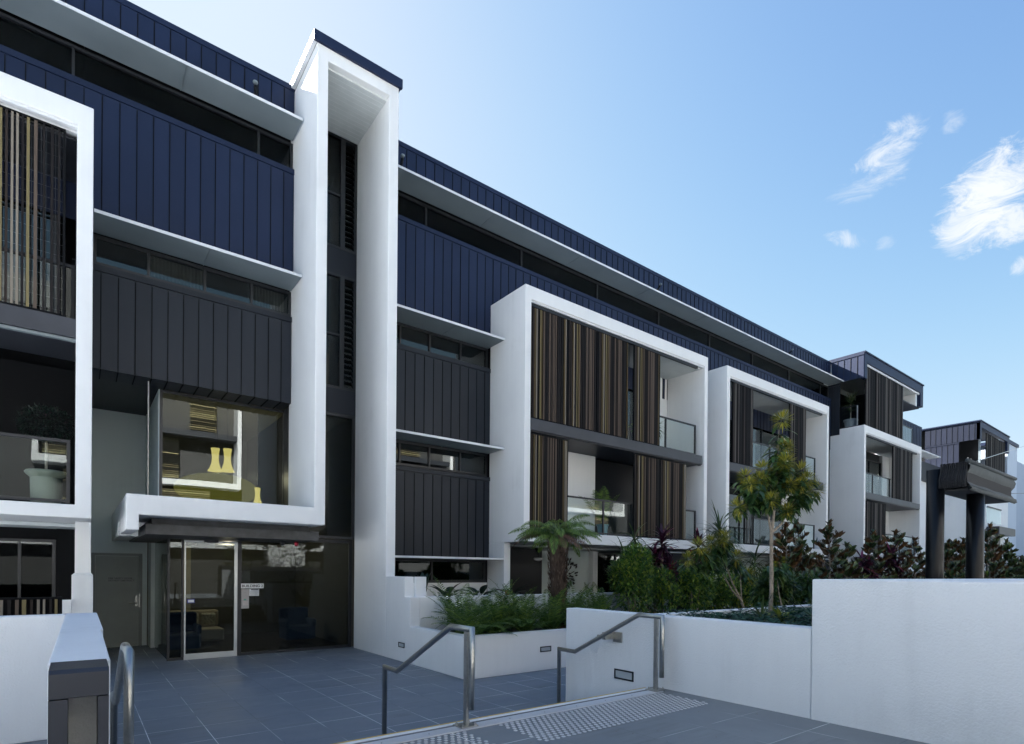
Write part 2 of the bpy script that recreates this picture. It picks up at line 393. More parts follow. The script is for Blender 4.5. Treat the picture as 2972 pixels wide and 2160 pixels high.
CLOUDS = [
(0.8677, 0.4573, 0.1949, 0.829, 0.0422, 0.0305, 1.00),
(0.8678, 0.4429, 0.2253, 0.773, 0.0210, 0.0170, 0.90),
(0.7974, 0.5374, 0.2744, 0.438, 0.0383, 0.0179, 0.80),
(0.8067, 0.5198, 0.2812, 0.278, 0.0222, 0.0171, 0.60),
(0.8037, 0.5043, 0.3158, -0.039, 0.0332, 0.0118, 0.35),
(0.8146, 0.5363, 0.2209, 0.209, 0.0128, 0.0112, 0.45),
(0.8223, 0.4548, 0.3419, -0.406, 0.0239, 0.0081, 0.60),
(0.8452, 0.4412, 0.3017, 0.488, 0.0103, 0.0082, 0.25),
(0.8792, 0.4153, 0.2333, -0.077, 0.0136, 0.0067, 0.60),
(0.9084, 0.3797, 0.1750, 0.743, 0.0119, 0.0091, 0.80),
(0.8871, 0.4267, 0.1761, 0.704, 0.0197, 0.0205, 0.90),
]
make_light()
S.view_settings.view_transform = 'Standard'; S.view_settings.look = 'None'; S.view_settings.exposure = 3.17; S.view_settings.gamma = 1
S.render.engine = 'CYCLES'
S.cycles.max_bounces = 8; S.cycles.diffuse_bounces = 4; S.cycles.glossy_bounces = 4; S.cycles.transparent_max_bounces = 12
S.cycles.caustics_reflective = False; S.cycles.caustics_refractive = False
S.cycles.use_denoising = True

# ------------------------------------------------------------------ ground
def ground():
    tag(MB().box(-600, 600, -600, 600, -1.2, -.06).build('ground', plain('far_ground', (.12, .12, .10), .9)), kind='structure')
    tag(MB().box(-60, -8.0, -3.19, 60, -.055, .0).build('bounce_ground', plain('pale_bounce_surface', (.62, .66, .72), .85)), kind='structure')  # unseen pale ground added to bounce sunlight onto the side faces
    tag(MB().box(-7.99, -3.01, -3.19, 60, -.055, -.004).build('side_path', PAVE), kind='structure'); tag(MB().box(-3.0, -1.31, 4.19, 60, -.055, -.004).build('side_path', PAVE), kind='structure')
    tag(MB().box(-1.3, 46, 4.0, 16.3, -.05, 0).build('plaza_paving', PAVE), kind='structure')
    tag(MB().box(-3.0, 5.2, -3.2, 4.18, -.05, .5).build('upper_paving', PAVEU), kind='structure')
    tag(MB().box(-40, 60, -60, -3.21, -.05, .46).build('road', plain('pale_concrete', (.30, .33, .37), .8)), kind='structure')
    # steps down to the entry court (three risers of 167 mm)
    m = MB(); m.box(.3, 5.2, 4.181, 4.55, .0, .333); m.box(.3, 5.2, 4.551, 4.92, 0, .167)
    tag(m.build('entry_steps', PAVEU), kind='structure')
    nose = thing('stair_nosing', 'ribbed silver nosing strip with thin white and yellow lines along top step', 'nosing', (2.7, 4.1, .5))
    box1('metal_strip', SILVER, nose, -.6, 5.05, 3.925, 4.055, .5, .509)
    box1('grip_strip', plain('grey_grip', (.16, .17, .19), .8), nose, -.6, 5.05, 4.056, 4.100, .5, .507)
    box1('white_strip', AWNW, nose, -.6, 5.05, 4.101, 4.150, .5, .511)
    box1('yellow_strip', plain('yellow_strip', (.55, .36, .05), .5), nose, -.6, 5.05, 4.151, 4.187, .494, .508)
    for i in range(9): MB().lathe((1.8+i*.4, 3.985, .509), [(.006, 0), (.004, .002)], 8).build('screw', DARK, nose)
ground()

def tactile(name, label, x0, x1, y0, y1):
    t = thing(name, label, 'tactile strip', ((x0+x1)/2, (y0+y1)/2, .5), 'tactile strips of raised studs at the top of the steps')
    m = MB(); p = .058; j = 0; y = y1 - .03
    while y > y0:
        x = x0 + .03 + (p/2 if j % 2 else 0)
        while x < x1 - .01:
            m.lathe((x, y, .5), [(.0175, 0), (.0165, .0035), (.011, .0058), (.004, .0062)], 10)
            x += p
        y -= p*.88; j += 1
    o = m.build('studs', STEEL_STUD, t, smooth=False)
    return t
STEEL_STUD = plain('stud_steel', (.52, .54, .57), .35, metal=.5)
tactile('tactile_strip', 'wide strip of round metal studs between middle and right handrail posts', 2.80, 5.0, 3.30, 3.915)
tactile('tactile_strip', 'strip of round metal studs cut by the bottom picture edge left of middle handrail', .35, 2.5, 3.30, 3.915)

# ------------------------------------------------------------------ building parts
BLD = thing('apartment_building', 'long four storey apartment building with navy metal cladding and white portal frames', 'building', (0, 12.5, 0))
PITCH, S0 = .2550, .05

def clad(name, x0, x1, z0, z1, y, mat, parent, cap=True, off=None, soffit=None, seed=1):
    """standing-seam sheet metal facing -Y: trays, dark joints, raised seam ribs, optional top flashing and soffit return"""
    rr = random.Random(seed); m = MB(); s0 = S0 if off is None else off
    k = math.floor((x0-s0)/PITCH); xs = [x0]
    while True:
        k += 1; x = s0+k*PITCH
        if x >= x1-.03: break
        if x > x0+.03: xs.append(x)
    xs.append(x1); g = .006; zt = z1-(.11 if cap else 0)
    m.m = 0
    for a, b in zip(xs[:-1], xs[1:]):
        t = rr.uniform(-.0025, .0025); q = rr.uniform(-.0025, .0025)
        m.add([(a+g,y+t,z0),(b-g,y-t,z0),(b-g,y-t+q,zt),(a+g,y+t+q,zt),(a+g,y+.03,z0),(b-g,y+.03,z0),(b-g,y+.03,zt),(a+g,y+.03,zt)],
              [(0,1,2,3),(0,4,5,1),(3,2,6,7),(0,3,7,4),(1,5,6,2)])
        if soffit:
            m.add([(a+g,y,z0-.003),(b-g,y,z0-.003),(b-g,soffit,z0-.003),(a+g,soffit,z0-.003)], [(0,3,2,1)])
    m.m = 1
    m.box(x0, x1, y+.031, y+.05, z0, z1)
    for a in xs[1:-1]: m.box(a-.0068, a+.0068, y-.012, y+.03, z0, zt-.02)
    if soffit:
        m.box(x0, x1, y+.05, soffit, z0+.001, z0+.02)
        for a in xs[1:-1]: m.box(a-.0085, a+.0085, y-.016, soffit, z0-.020, z0-.003)
    if cap:
        m.m = 0; m.box(x0, x1, y-.018, y+.05, z1-.105, z1)
    return m.build(name, [mat, BLACK], parent)

def clad_side(name, x, y0, y1, z0, z1, mat, parent, face=-1, pitch=.30):
    m = MB(); n = max(1, round((y1-y0)/pitch)); w = (y1-y0)/n
    for i in range(n):
        m.box(x, x-face*.03, y0+i*w+.006, y0+(i+1)*w-.006, z0, z1-.1)
    m.m = 1; m.box(x-face*.031, x-face*.05, y0, y1, z0, z1)
    for i in range(1, n): m.box(x+face*.012, x-face*.03, y0+i*w-.0055, y0+i*w+.0055, z0, z1-.12)
    m.m = 0; m.box(x+face*.015, x-face*.05, y0-.015, y1, z1-.095, z1)
    return m.build(name, [mat, DARK], parent)

def window(x0, x1, z0, z1, y, mulls, parent, glass=None, fw=.05, depth=.10, name='window'):
    m = MB(); m.ring(x0, x1, z0, z1, x0+fw, x1-fw, z0+fw, z1-fw, y, y+depth)
    for u in mulls: m.box(u-.02, u+.02, y+.008, y+depth-.008, z0+fw, z1-fw)
    f = m.build(name, FRAME, parent)
    MB().box(x0+fw-.005, x1-fw+.005, y+.045, y+.055, z0+fw-.005, z1-fw+.005).build('pane', glass or GLASS, f)
    return f

def awning(x0, x1, y0, y1, z, parent, th=.035, pitch=None):
    a = MB()
    a.box(x0, x1, y0+.012, y1, z, z+th)
    if pitch:
        x = x0+pitch
        while x < x1-.2:
            a.box(x-.006, x+.006, y0+.02, y1, z-.012, z); x += pitch
    o = a.build('awning', AWN, parent)
    MB().box(x0, x1, y0, y0+.012, z-.006, z+th+.012).build('awning_edge', AWNW, o)
    return o

def screen(x0, x1, z0, z1, y, parent, seed, mat=None, pitch=.074, wires=False, sparse=False):
    rr = random.Random(seed); m = MB(); x = x0+.03
    while x < x1-.05:
        w = rr.choice((.024, .028, .034, .040)); dy = rr.uniform(0, .03)
        m.box(x, x+w, y+dy*.5, y+dy*.5+.018, z0+.03, z1-.03)
        x += w+rr.choice((.014, .022, .030, .040)) if not sparse else w+rr.uniform(.025, .075)
    o = m.build('louvre_screen', mat or SLAT, parent)
    f = MB(); f.ring(x0, x1, z0, z1, x0+.03, x1-.03, z0+.03, z1-.03, y+.01, y+.06); f.build('screen_frame', BLACK, o)
    if not (sparse or wires): MB().box(x0+.031, x1-.031, y+.055, y+.06, z0+.031, z1-.031).build('screen_backing', BLACK, o)
    if wires:
        q = MB(); k = x0+.05
        while k < x1-.04: q.box(k-.0015, k+.0015, y+.07, y+.073, z0, z1); k += .055
        k = z0+.1
        while k < z1: q.box(x0, x1, y+.069, y+.072, k-.0015, k+.0015); k += .165
        q.build('mesh_wires', WIRE, o)
    return o

def balustrade(x0, x1, y, z0, posts, parent, h=1.0):
    r = MB().box(x0, x1, y-.022, y+.022, z0+h-.045, z0+h); r.box(x0, x1, y-.018, y+.018, z0+.03, z0+.07)
    o = r.build('balustrade', DARK, parent)
    for p in posts: MB().box(p-.022, p+.022, y-.024, y+.024, z0, z0+h).build('post', DARK, o)
    MB().box(x0+.01, x1-.01, y-.005, y+.005, z0+.072, z0+h-.047).build('glass_panel', GCLEAR, o)
    return o

YF = 12.5
# --- concealed mass of the building
def core():
    m = MB()
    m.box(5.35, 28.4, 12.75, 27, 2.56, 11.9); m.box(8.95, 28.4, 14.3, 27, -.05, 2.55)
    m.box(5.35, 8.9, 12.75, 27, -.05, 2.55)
    m.box(-4.55, .05, 13.3, 27, -.05, 11.9)  # left end cut short out of view so sun reaches the side ground
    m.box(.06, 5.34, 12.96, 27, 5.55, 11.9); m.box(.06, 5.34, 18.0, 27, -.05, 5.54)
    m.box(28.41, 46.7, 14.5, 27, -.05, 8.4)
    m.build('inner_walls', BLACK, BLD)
    MB().box(-4.6, 28.6, 12.56, 27.2, 11.91, 11.97).build('roof', DARK, BLD)
core()

# --- parapet, high awning, clerestory and upper cladding, either side of the tower
for i, (a, b) in enumerate(((-4.6, 3.575), (5.27, 28.6))):
    clad('parapet_cladding', a, b, 10.95, 12.0, YF, CLAD, BLD, seed=10+i)
    awning(a, b-.02 if i == 0 else b-.12, 11.85, 12.56, 10.885, BLD, pitch=3.05)
    window(a, b, 10.25, 10.86, 12.60, [a+1.5+3*k for k in range(int((b-a-1)/3)+1)], BLD, name='clerestory_window', glass=GLASSM)
# left bay
clad('upper_cladding', -4.6, 3.575, 7.80, 10.25, YF, CLAD, BLD, seed=3)
awning(.19, 3.565, 11.87, 12.62, 7.735, BLD, pitch=1.72)
MB().box(-.1, 3.575, 12.66, 12.9, 7.17, 7.19).build('sill', DARK, BLD)
w = window(.19, 3.575, 7.20, 7.73, 12.66, [1.02, 1.95, 2.80], BLD)
CURT = plain('curtain', (.35, .30, .27), .9)
for (c0, c1) in ((1.05, 1.93), (2.84, 3.45)):
    cur = MB(); x = c0; k = 0
    while x < c1:
        cur.add([(x, 12.80+.02*(k%2), 7.32), (x+.03, 12.80+.02*((k+1)%2), 7.32), (x+.03, 12.80+.02*((k+1)%2), 7.70), (x, 12.80+.02*(k%2), 7.70)], [(0,1,2,3)]); x += .03; k += 1
    cur.build('curtain', CURT, w)
box1('dark_room_panel', BLACK, BLD, .19, 3.575, 12.94, 12.95, 7.1, 7.8)  # black panel standing in for the unlit room behind the glass
clad('middle_cladding', .19, 3.575, 5.34, 7.17, 12.60, CLADG, BLD, soffit=13.22, seed=4)
MB().box(.19, 1.24, 13.23, 15.88, 5.36, 5.40).build('soffit', DARK, BLD)
# right bay, three storeys
clad('upper_cladding', 5.27, 28.6, 7.80, 10.25, YF, CLAD, BLD, seed=5)
awning(5.27, 8.645, 11.84, 12.60, 7.755, BLD, pitch=1.95)
window(5.27, 8.645, 7.20, 7.75, 12.60, [6.1, 6.9, 7.8], BLD)
clad('middle_cladding', 5.27, 8.645, 5.0, 7.18, 12.48, CLADG, BLD, seed=6)
awning(5.27, 8.645, 11.82, 12.55, 4.935, BLD, pitch=1.95)
window(5.27, 8.645, 4.34, 4.93, 12.58, [6.1, 6.9, 7.8], BLD)
clad('lower_cladding', 5.27, 8.645, 2.16, 4.30, 12.47, CLADG, BLD, seed=8)
awning(5.27, 8.645, 11.81, 12.55, 2.10, BLD, th=.03)
window(5.27, 8.645, 1.50, 2.10, 12.58, [7.0], BLD, fw=.07)
box1('window_base_wall', WHITE, BLD, 5.27, 8.645, 12.56, 12.75, 0, 1.5)
# facade strip between portal frames lower down
for (a, b) in ((16.32, 17.4), (25.03, 28.6)):
    box1('facade_infill', CLADG, BLD, a, b, 12.52, 12.74, 0, 7.8)

# --- portal frames
def portal(x0, x1, z0, z1, t=.19, bt=.28, y0=11.0, y1=12.50, ww=None):
    a = .19; r = .17
    m = MB().ring(x0, x1, z0, z1, x0+a, x1-r, z0+bt, z1-.33, y0, y1)
    f = m.build('portal_frame', WHITE, BLD, bevel=.012)
    g = MB()
    g.box(x0+a, x1-r, y0+.03, y0+.15, z1-.375, z1-.331); g.box(x0+a, x1-r, y0+.17, y0+.22, z1-.39, z1-.331)
    g.build('track_moulding', AWNW, f)
    MB().box(x0+a+.01, x1-r-.3, y0+.06, y0+.14, z1-.45, z1-.376).build('screen_track', DARK, f)
    return f
def slab(x0, x1, z0=5.30, z1=5.62, y0=11.0, y1=12.5):
    m = MB().box(x0, x1, y0, y1, z0+.03, z1); m.box(x0, x1, y0+.04, y0+.12, z0, z0+.029)
    return m.build('balcony_slab', SLABM, BLD, bevel=.008)
def sliding_doors(x0, x1, z0, z1, y, n, parent=BLD):
    f = window(x0, x1, z0, z1, y, [x0+(x1-x0)*k/n for k in range(1, n)], parent, name='sliding_door')
    box1('blind', plain('dark_blind', (.05, .05, .055), .8), f, x0+.05, x1-.05, y+.14, y+.15, z0, z1)
    return f

# frame 2
portal(8.65, 16.30, 2.55, 8.88)
slab(8.845, 16.02)
box1('ceiling_lining', SOFFIT, BLD, 8.845, 16.125, 11.25, 12.5, 8.50, 8.545)
for a, b, s in ((8.86, 10.14, 21), (10.16, 11.26, 22), (11.28, 12.50, 23), (12.76, 13.94, 24)):
    screen(a, b, 5.64, 8.44, 11.06, BLD, s)
for a, b, s in ((8.86, 10.18, 25), (12.80, 13.96, 26), (13.99, 15.28, 27)):
    screen(a, b, 2.85, 5.27, 11.06, BLD, s)
balustrade(13.95, 15.92, 11.2, 5.63, (14.38, 15.90), BLD)
balustrade(10.2, 12.85, 11.2, 2.84, (11.65, 12.83), BLD)
balustrade(15.3, 15.96, 11.2, 2.84, (15.94,), BLD)
sliding_doors(9.2, 15.1, 5.64, 8.1, 12.56, 5)
box1('balcony_wall', WHITE, BLD, 15.1, 16.13, 12.50, 12.74, 5.62, 8.55)
box1('balcony_wall', DARK, BLD, 8.84, 15.1, 12.66, 12.74, 8.1, 8.55)
box1('recess_wall', DARK, BLD, 12.6, 16.13, 12.505, 12.74, 2.83, 5.3)
box1('recess_wall', DARK, BLD, 8.84, 12.16, 12.505, 12.74, 2.83, 5.3)
box1('balcony_fin', WHITE, BLD, 11.2, 12.39, 12.26, 12.50, 2.83, 5.31)
# ground floor under frame 2
box1('lower_side_wall', WHITE, BLD, 8.65, 8.85, 11.8, 12.56, 0, 2.548, bevel=.01)
box1('porch_ceiling', SOFFIT, BLD, 8.86, 30, 12.502, 14.3, 2.50, 2.549)
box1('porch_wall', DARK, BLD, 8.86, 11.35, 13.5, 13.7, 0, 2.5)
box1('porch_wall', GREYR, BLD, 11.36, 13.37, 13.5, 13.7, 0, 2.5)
box1('porch_pillar', WHITE, BLD, 13.38, 13.60, 13.3, 13.7, 0, 2.5, bevel=.01)
window(13.62, 17.2, .3, 2.46, 13.55, [14.75, 15.9], BLD, name='sliding_door', glass=GLASSD)
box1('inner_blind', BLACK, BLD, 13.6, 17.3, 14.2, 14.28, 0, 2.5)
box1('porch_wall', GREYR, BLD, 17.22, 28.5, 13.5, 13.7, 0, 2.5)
m = MB(); x = 14.0
for k in range(26): m.box(13.7+k*.1, 13.75+k*.1, 11.9, 11.93, .9, 1.42)
m.build('slat_fence', DARK, BLD)

# frame 3
portal(17.41, 25.02, 2.55, 8.89)
slab(17.6, 24.56)
box1('ceiling_lining', SOFFIT, BLD, 17.6, 24.84, 11.25, 12.5, 8.51, 8.555)
screen(17.90, 19.20, 5.64, 8.46, 11.06, BLD, 31, SLATD); screen(21.86, 23.16, 5.64, 8.46, 11.06, BLD, 32, SLATD)
screen(18.70, 19.32, 2.85, 5.27, 11.06, BLD, 33, SLATD, sparse=True)
balustrade(19.22, 24.22, 11.2, 5.63, (20.6, 24.2), BLD); balustrade(19.4, 24.22, 11.2, 2.84, (21.6, 22.9, 24.2), BLD)
sliding_doors(17.7, 24.1, 5.64, 7.95, 12.56, 4); sliding_doors(17.7, 24.1, 2.84, 5.2, 12.56, 4)
box1('balcony_wall', WHITE, BLD, 24.1, 24.86, 12.502, 12.74, 2.83, 8.55)
box1('balcony_wall', DARK, BLD, 17.58, 24.09, 12.66, 12.74, 7.95, 8.55)
# frame 4 and its stepped side wall
portal(28.61, 36.01, 2.55, 8.72)
m = MB().box(28.61, 28.8, 12.501, 13.4, 0, 8.43); m.build('side_wall', WHITE, BLD, bevel=.01)
box1('side_wall', WHITE, BLD, 28.61, 28.8, 11.3, 12.56, 0, 2.549, bevel=.01)
slab(28.8, 35.86, 5.31, 5.63)
box1('ceiling_lining', SOFFIT, BLD, 28.8, 35.84, 11.25, 12.5, 8.34, 8.385)
screen(32.24, 34.92, 5.64, 8.3, 11.06, BLD, 41, SLATD); screen(29.1, 31.4, 2.85, 5.27, 11.06, BLD, 42, SLATD)
balustrade(28.85, 32.3, 11.2, 5.63, (30.1, 32.2), BLD); balustrade(31.5, 35.8, 11.2, 2.84, (33.6, 35.7), BLD)
sliding_doors(28.9, 34.9, 5.64, 7.95, 12.56, 4); sliding_doors(28.9, 34.9, 2.84, 5.2, 12.56, 4)
box1('balcony_wall', WHITE, BLD, 34.9, 35.85, 12.502, 12.74, 2.83, 8.38)
box1('balcony_wall', DARK, BLD, 28.8, 34.89, 12.66, 12.74, 7.95, 8.38)
# penthouse over frame 4
def penthouse():
    clad_side('penthouse_fascia', 28.55, 11.03, 12.48, 10.92, 12.05, CLAD, BLD)
    m = MB()
    m.prism_xz([(28.56, 12.05), (28.56, 10.88), (28.86, 10.88), (28.86, 11.62), (35.78, 11.62), (35.78, 10.9), (36.18, 10.9), (36.18, 12.05)][::-1], 11.0, 11.18)
    m.build('penthouse_front', CLAD, BLD, bevel=.01)
    MB().box(28.55, 36.22, 10.96, 12.9, 12.052, 12.12).build('penthouse_roof', CLAD, BLD, bevel=.008)
    MB().box(28.9, 35.8, 11.05, 11.13, 11.52, 11.60).build('penthouse_track', AWNW, BLD)
    MB().box(28.9, 35.6, 11.19, 14.4, 11.56, 11.6).build('penthouse_ceiling', SOFFIT, BLD)
    MB().box(35.6, 35.77, 11.19, 14.4, 10.93, 12.0).build('penthouse_end_wall', WHITE, BLD)
    MB().box(33.5, 36.17, 11.19, 14.4, 10.86, 10.92).build('penthouse_soffit', DARK, BLD)
    for a, b, s in ((28.9, 30.0, 51), (30.05, 31.6, 52), (31.65, 32.6, 53), (32.62, 33.45, 54)):
        screen(a, b, 8.74, 11.5, 11.06, BLD, s, SLATD)
    clad_side('penthouse_wall', 28.58, 12.08, 13.3, 8.45, 10.9, CLADG, BLD)
    MB().box(28.6, 33.5, 13.31, 13.4, 8.45, 11.55).build('penthouse_wall', GREYR, BLD)
    MB().box(30.2, 30.42, 13.0, 13.3, 8.74, 11.55).build('penthouse_pillar', WHITE, BLD)
    MB().box(30.6, 33.4, 13.2, 13.3, 8.74, 11.2).build('penthouse_door', DARK, BLD)
    MB().box(33.46, 33.6, 11.1, 14.4, 8.74, 11.55).build('penthouse_wall', CLADG, BLD)
    MB().box(28.62, 36.0, 11.03, 14.5, 8.722, 8.75).build('terrace_floor', DARK, BLD)
    r = MB().box(28.64, 28.68, 11.3, 12.05, 9.68, 9.72)
    o = r.build('balustrade', DARK, BLD); MB().box(28.64, 28.68, 11.31, 11.35, 8.75, 9.68).build('post', ALU, o); MB().box(28.655, 28.665, 11.35, 12.04, 8.8, 9.67).build('glass_panel', GCLEAR, o)
    balustrade(33.6, 35.25, 11.2, 8.74, (35.22,), BLD, h=.9)
penthouse()

# --- white entry tower with side leg and canopy
def tower():
    # one continuous L / U shaped frame facing -Y
    X0, X1, A0, A1, ZT, ZI = 3.58, 5.27, 3.79, 5.06, 11.93, 11.66
    m = MB()
    m.prism_xz([(X0, 3.0), (X0, ZT), (X1, ZT), (X1, 0), (A1, 0), (A1, ZI), (A0, ZI), (A0, 2.67), (.78, 2.67), (.78, 2.42), (.61, 2.42), (.61, 3.0)], 11.06, 12.78)
    t = m.build('tower_frame', WHITE, BLD, bevel=.012)
    MB().box(.61, 3.79, 12.781, 13.18, 2.67, 3.0).build('canopy_slab', WHITE, t)
    MB().box(.61, 1.2, 13.181, 15.88, 2.42, 2.995).build('canopy_slab', WHITE, t)
    MB().box(3.5, 3.58, 11.06, 12.6, 11.935, 12.09).build('sunlit_cap_side', AWNW, t)  # white stands in for sun glare on the navy cap's side
    m = MB().box(3.5, 5.33, 11.0, 11.058, 11.90, 12.09); m.box(3.581, 5.33, 11.059, 12.9, 11.935, 12.09)
    m.build('cap_flashing', CLAD, t, bevel=.004)
    s = MB().box(A0, A1, 11.2, 12.76, ZI-.035, ZI-.001)
    s.build('tower_soffit', SOFFIT, t)
    g = MB()
    for k in range(1, 14): g.box(A0, A1, 11.2+k*.115, 11.206+k*.115, ZI-.0385, ZI-.0355)
    g.build('soffit_joints', AWNW, t)
tower()
def tower_glazing():
    z = [(9.10, 11.66), (5.93, 8.52)]
    for (a, b) in z:
        w = window(3.79, 4.74, a, b, 12.79, [], BLD, glass=GLASSM); MB().box(3.84, 4.69, 12.80, 12.86, a+1.2, a+1.24).build('transom', FRAME, w)
        f = MB().ring(4.74, 5.06, a, b, 4.79, 5.01, a+.06, b-.06, 12.79, 12.89).build('louvre_window', FRAME, BLD)
        q = MB(); n = int((b-a-.12)/.125)
        for k in range(n):
            zz = a+.07+k*.125
            q.add([(4.79,12.80,zz),(5.01,12.80,zz),(5.01,12.85,zz+.105),(4.79,12.85,zz+.105),(4.79,12.806,zz),(5.01,12.806,zz),(5.01,12.856,zz+.105),(4.79,12.856,zz+.105)],
                  [(0,1,2,3),(7,6,5,4),(0,4,5,1),(2,6,7,3)])
        q.build('louvre_blades', GLASS, f)
    for (a, b) in ((8.52, 9.10), (5.37, 5.93)): box1('spandrel', CLADG, BLD, 3.79, 5.06, 12.80, 12.9, a, b)
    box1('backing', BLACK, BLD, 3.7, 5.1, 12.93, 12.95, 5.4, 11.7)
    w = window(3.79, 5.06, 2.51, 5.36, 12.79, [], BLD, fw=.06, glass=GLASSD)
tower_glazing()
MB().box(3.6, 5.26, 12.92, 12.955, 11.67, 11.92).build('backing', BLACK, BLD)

# --- entry: grey back wall, fire door, upper window, lobby glass box
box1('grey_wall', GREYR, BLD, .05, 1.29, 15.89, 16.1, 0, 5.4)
box1('side_return', GREYR, BLD, 1.24, 1.30, 13.22, 15.88, 3.0, 5.33)
window(1.26, 3.64, 2.995, 5.33, 13.2, [], BLD, fw=.05)
box1('window_jamb', DARK, BLD, 3.60, 3.72, 12.79, 13.3, 3.0, 5.34)
box1('grey_wall', GREYR, BLD, 1.31, 1.46, 15.3, 16.1, 0, 2.42)
m = MB().box(.05, .12, 13.3, 15.88, 0, 5.4); m.build('left_return_wall', GREYR, BLD)
def fire_door():
    d = MB().ring(.24, 1.19, 0, 2.14, .31, 1.12, 0.0, 2.08, 15.84, 15.888).build('door_frame', plain('door_frame_paint', (.27, .30, .29), .5), BLD)
    l = box1('fire_door', plain('door_paint', (.31, .34, .33), .5), BLD, .315, 1.115, 15.855, 15.885, .012, 2.075, bevel=.003)
    h = MB().box(1.06, 1.10, 15.835, 15.855, .93, 1.17); h.tube([(1.08, 15.82, 1.0), (1.08, 15.79, 1.0), (.93, 15.79, 1.0)], .011, 8); h.box(1.125, 1.15, 15.82, 15.84, .9, 1.2)
    h.build('handle', STEEL, l)
    q = MB().box(.305, .325, 15.84, 15.86, 1.75, 1.9); q.box(.305, .325, 15.84, 15.86, .25, .4); q.build('hinge', STEEL, l)
    text('door_lettering', ['FIRE SAFETY DOOR', 'DO NOT OBSTRUCT'], (.55, 15.851, 1.55), .052, DARK, l)
def text(name, lines, pos, size, mat, parent, width=None, bold=0):
    cu = bpy.data.curves.new(name, 'FONT'); cu.body = '\n'.join(lines); cu.size = size; cu.extrude = .0008; cu.offset = bold
    cu.materials.append(mat)
    cu.space_line = .95
    tmp = bpy.data.objects.new(name, cu); me = bpy.data.meshes.new_from_object(tmp); bpy.data.objects.remove(tmp); bpy.data.curves.remove(cu)
    o = bpy.data.objects.new(name, me); COL.objects.link(o)
    base = Vector((0,0,0)); q = parent
    while q is not None: base += q.location; q = q.parent
    o.parent = parent; o.location = Vector(pos)-base; o.rotation_euler = (R(90), 0, 0)
    return o
fire_door()
MB().tube([(1.03, 12.7, 5.3), (1.03, 12.7, 3.0)], .014, 8).build('downpipe', STEEL, BLD)

GL = 12.95
def entry():
    # dark stepped door head under the canopy
    m = MB().box(1.0, 3.66, 11.6, 12.9, 2.56, 2.665); m.box(.9, 3.80, 11.45, 12.9, 2.38, 2.559); m.box(.9, 3.80, 12.9, 15.28, 2.38, 2.415)
    m.build('entry_fascia', plain('stained_timber_fascia', (.05, .052, .055), .55, var=.3, vscale=8), BLD, bevel=.006)
    # fixed glass with slim dark frames
    m = MB(); m.box(1.38, 1.66, GL-.02, GL+.05, 0, .05); m.box(1.38, 1.42, GL-.02, GL+.05, .05, 2.38); m.box(1.62, 1.655, GL-.02, GL+.05, .05, 2.38)
    m.box(2.62, 2.70, GL-.02, GL+.05, 0, 2.44); m.box(2.70, 5.06, GL-.02, GL+.05, 0, .06); m.box(4.99, 5.06, GL-.02, GL+.05, .06, 2.44)
    m.box(1.656, 2.619, GL-.01, GL+.05, 2.37, 2.44); m.box(3.8, 5.06, GL-.03, GL+.05, 2.42, 2.50)
    f = m.build('lobby_glazing', FRAME, BLD)
    MB().box(2.70, 4.99, GL+.01, GL+.02, .06, 2.44).build('pane', GLASSD, f)
    MB().box(1.42, 1.62, GL+.01, GL+.02, .05, 2.38).build('pane', GLASSD, f)
    MB().box(1.385, 1.395, GL+.05, 15.28, .04, 2.38).build('pane', GLASSD, f)
    # glass sliding door in a silver frame
    d = MB().ring(1.66, 2.615, .0, 2.365, 1.685, 2.555, .115, 2.325, GL-.06, GL-.022).build('glass_door', ALU, BLD, bevel=.003)
    MB().box(1.68, 2.56, GL-.045, GL-.038, .11, 2.33).build('pane', GLASSD, d)
    MB().box(1.665, 1.68, GL-.085, GL-.06, .88, 1.05).build('handle', AWNW, d)
    MB().box(2.0, 2.24, GL-.17, GL-.07, 2.33, 2.42).build('door_sensor', DARK, d)
    MB().box(1.88, 2.2, GL+.0, GL+.02, 2.22, 2.33).build('door_closer', AWN, d)
    s = MB().box(2.05, 2.1, GL, GL+.01, 1.1, 1.1+.001)
entry()
def lobby():
    ol = plain('olive_wall', (.10, .10, .085), .8); m = MB()
    m.box(1.40, 5.05, 17.3, 17.4, 0, 5.4); m.box(1.30, 1.40, 15.9, 17.3, 0, 5.4); m.box(5.06, 5.16, 13.02, 17.3, 0, 5.4)
    m.build('lobby_wall', ol, BLD)
    MB().box(1.31, 5.05, 13.25, 17.3, 5.36, 5.44).build('lobby_ceiling', plain('lobby_ceiling', (.16, .15, .10), .8), BLD)
    MB().box(3.72, 3.78, 13.0, 17.3, 2.5, 5.35).build('lamp_blocker', BLACK, BLD)  # added blocker keeping lamp light out of the tower slot
    MB().box(1.31, 3.71, 14.6, 17.3, 2.46, 2.90).build('mezzanine_edge', ol, BLD)
    MB().box(1.40, 5.05, 13.0, 17.3, .0, .012).build('lobby_floor', plain('lobby_tiles', (.07, .07, .075), .25), BLD)
    MB().box(2.2, 2.36, 17.2, 17.29, 0, 2.4).build('lobby_pilaster', plain('pilaster', (.45, .42, .30), .8), BLD)
lobby()
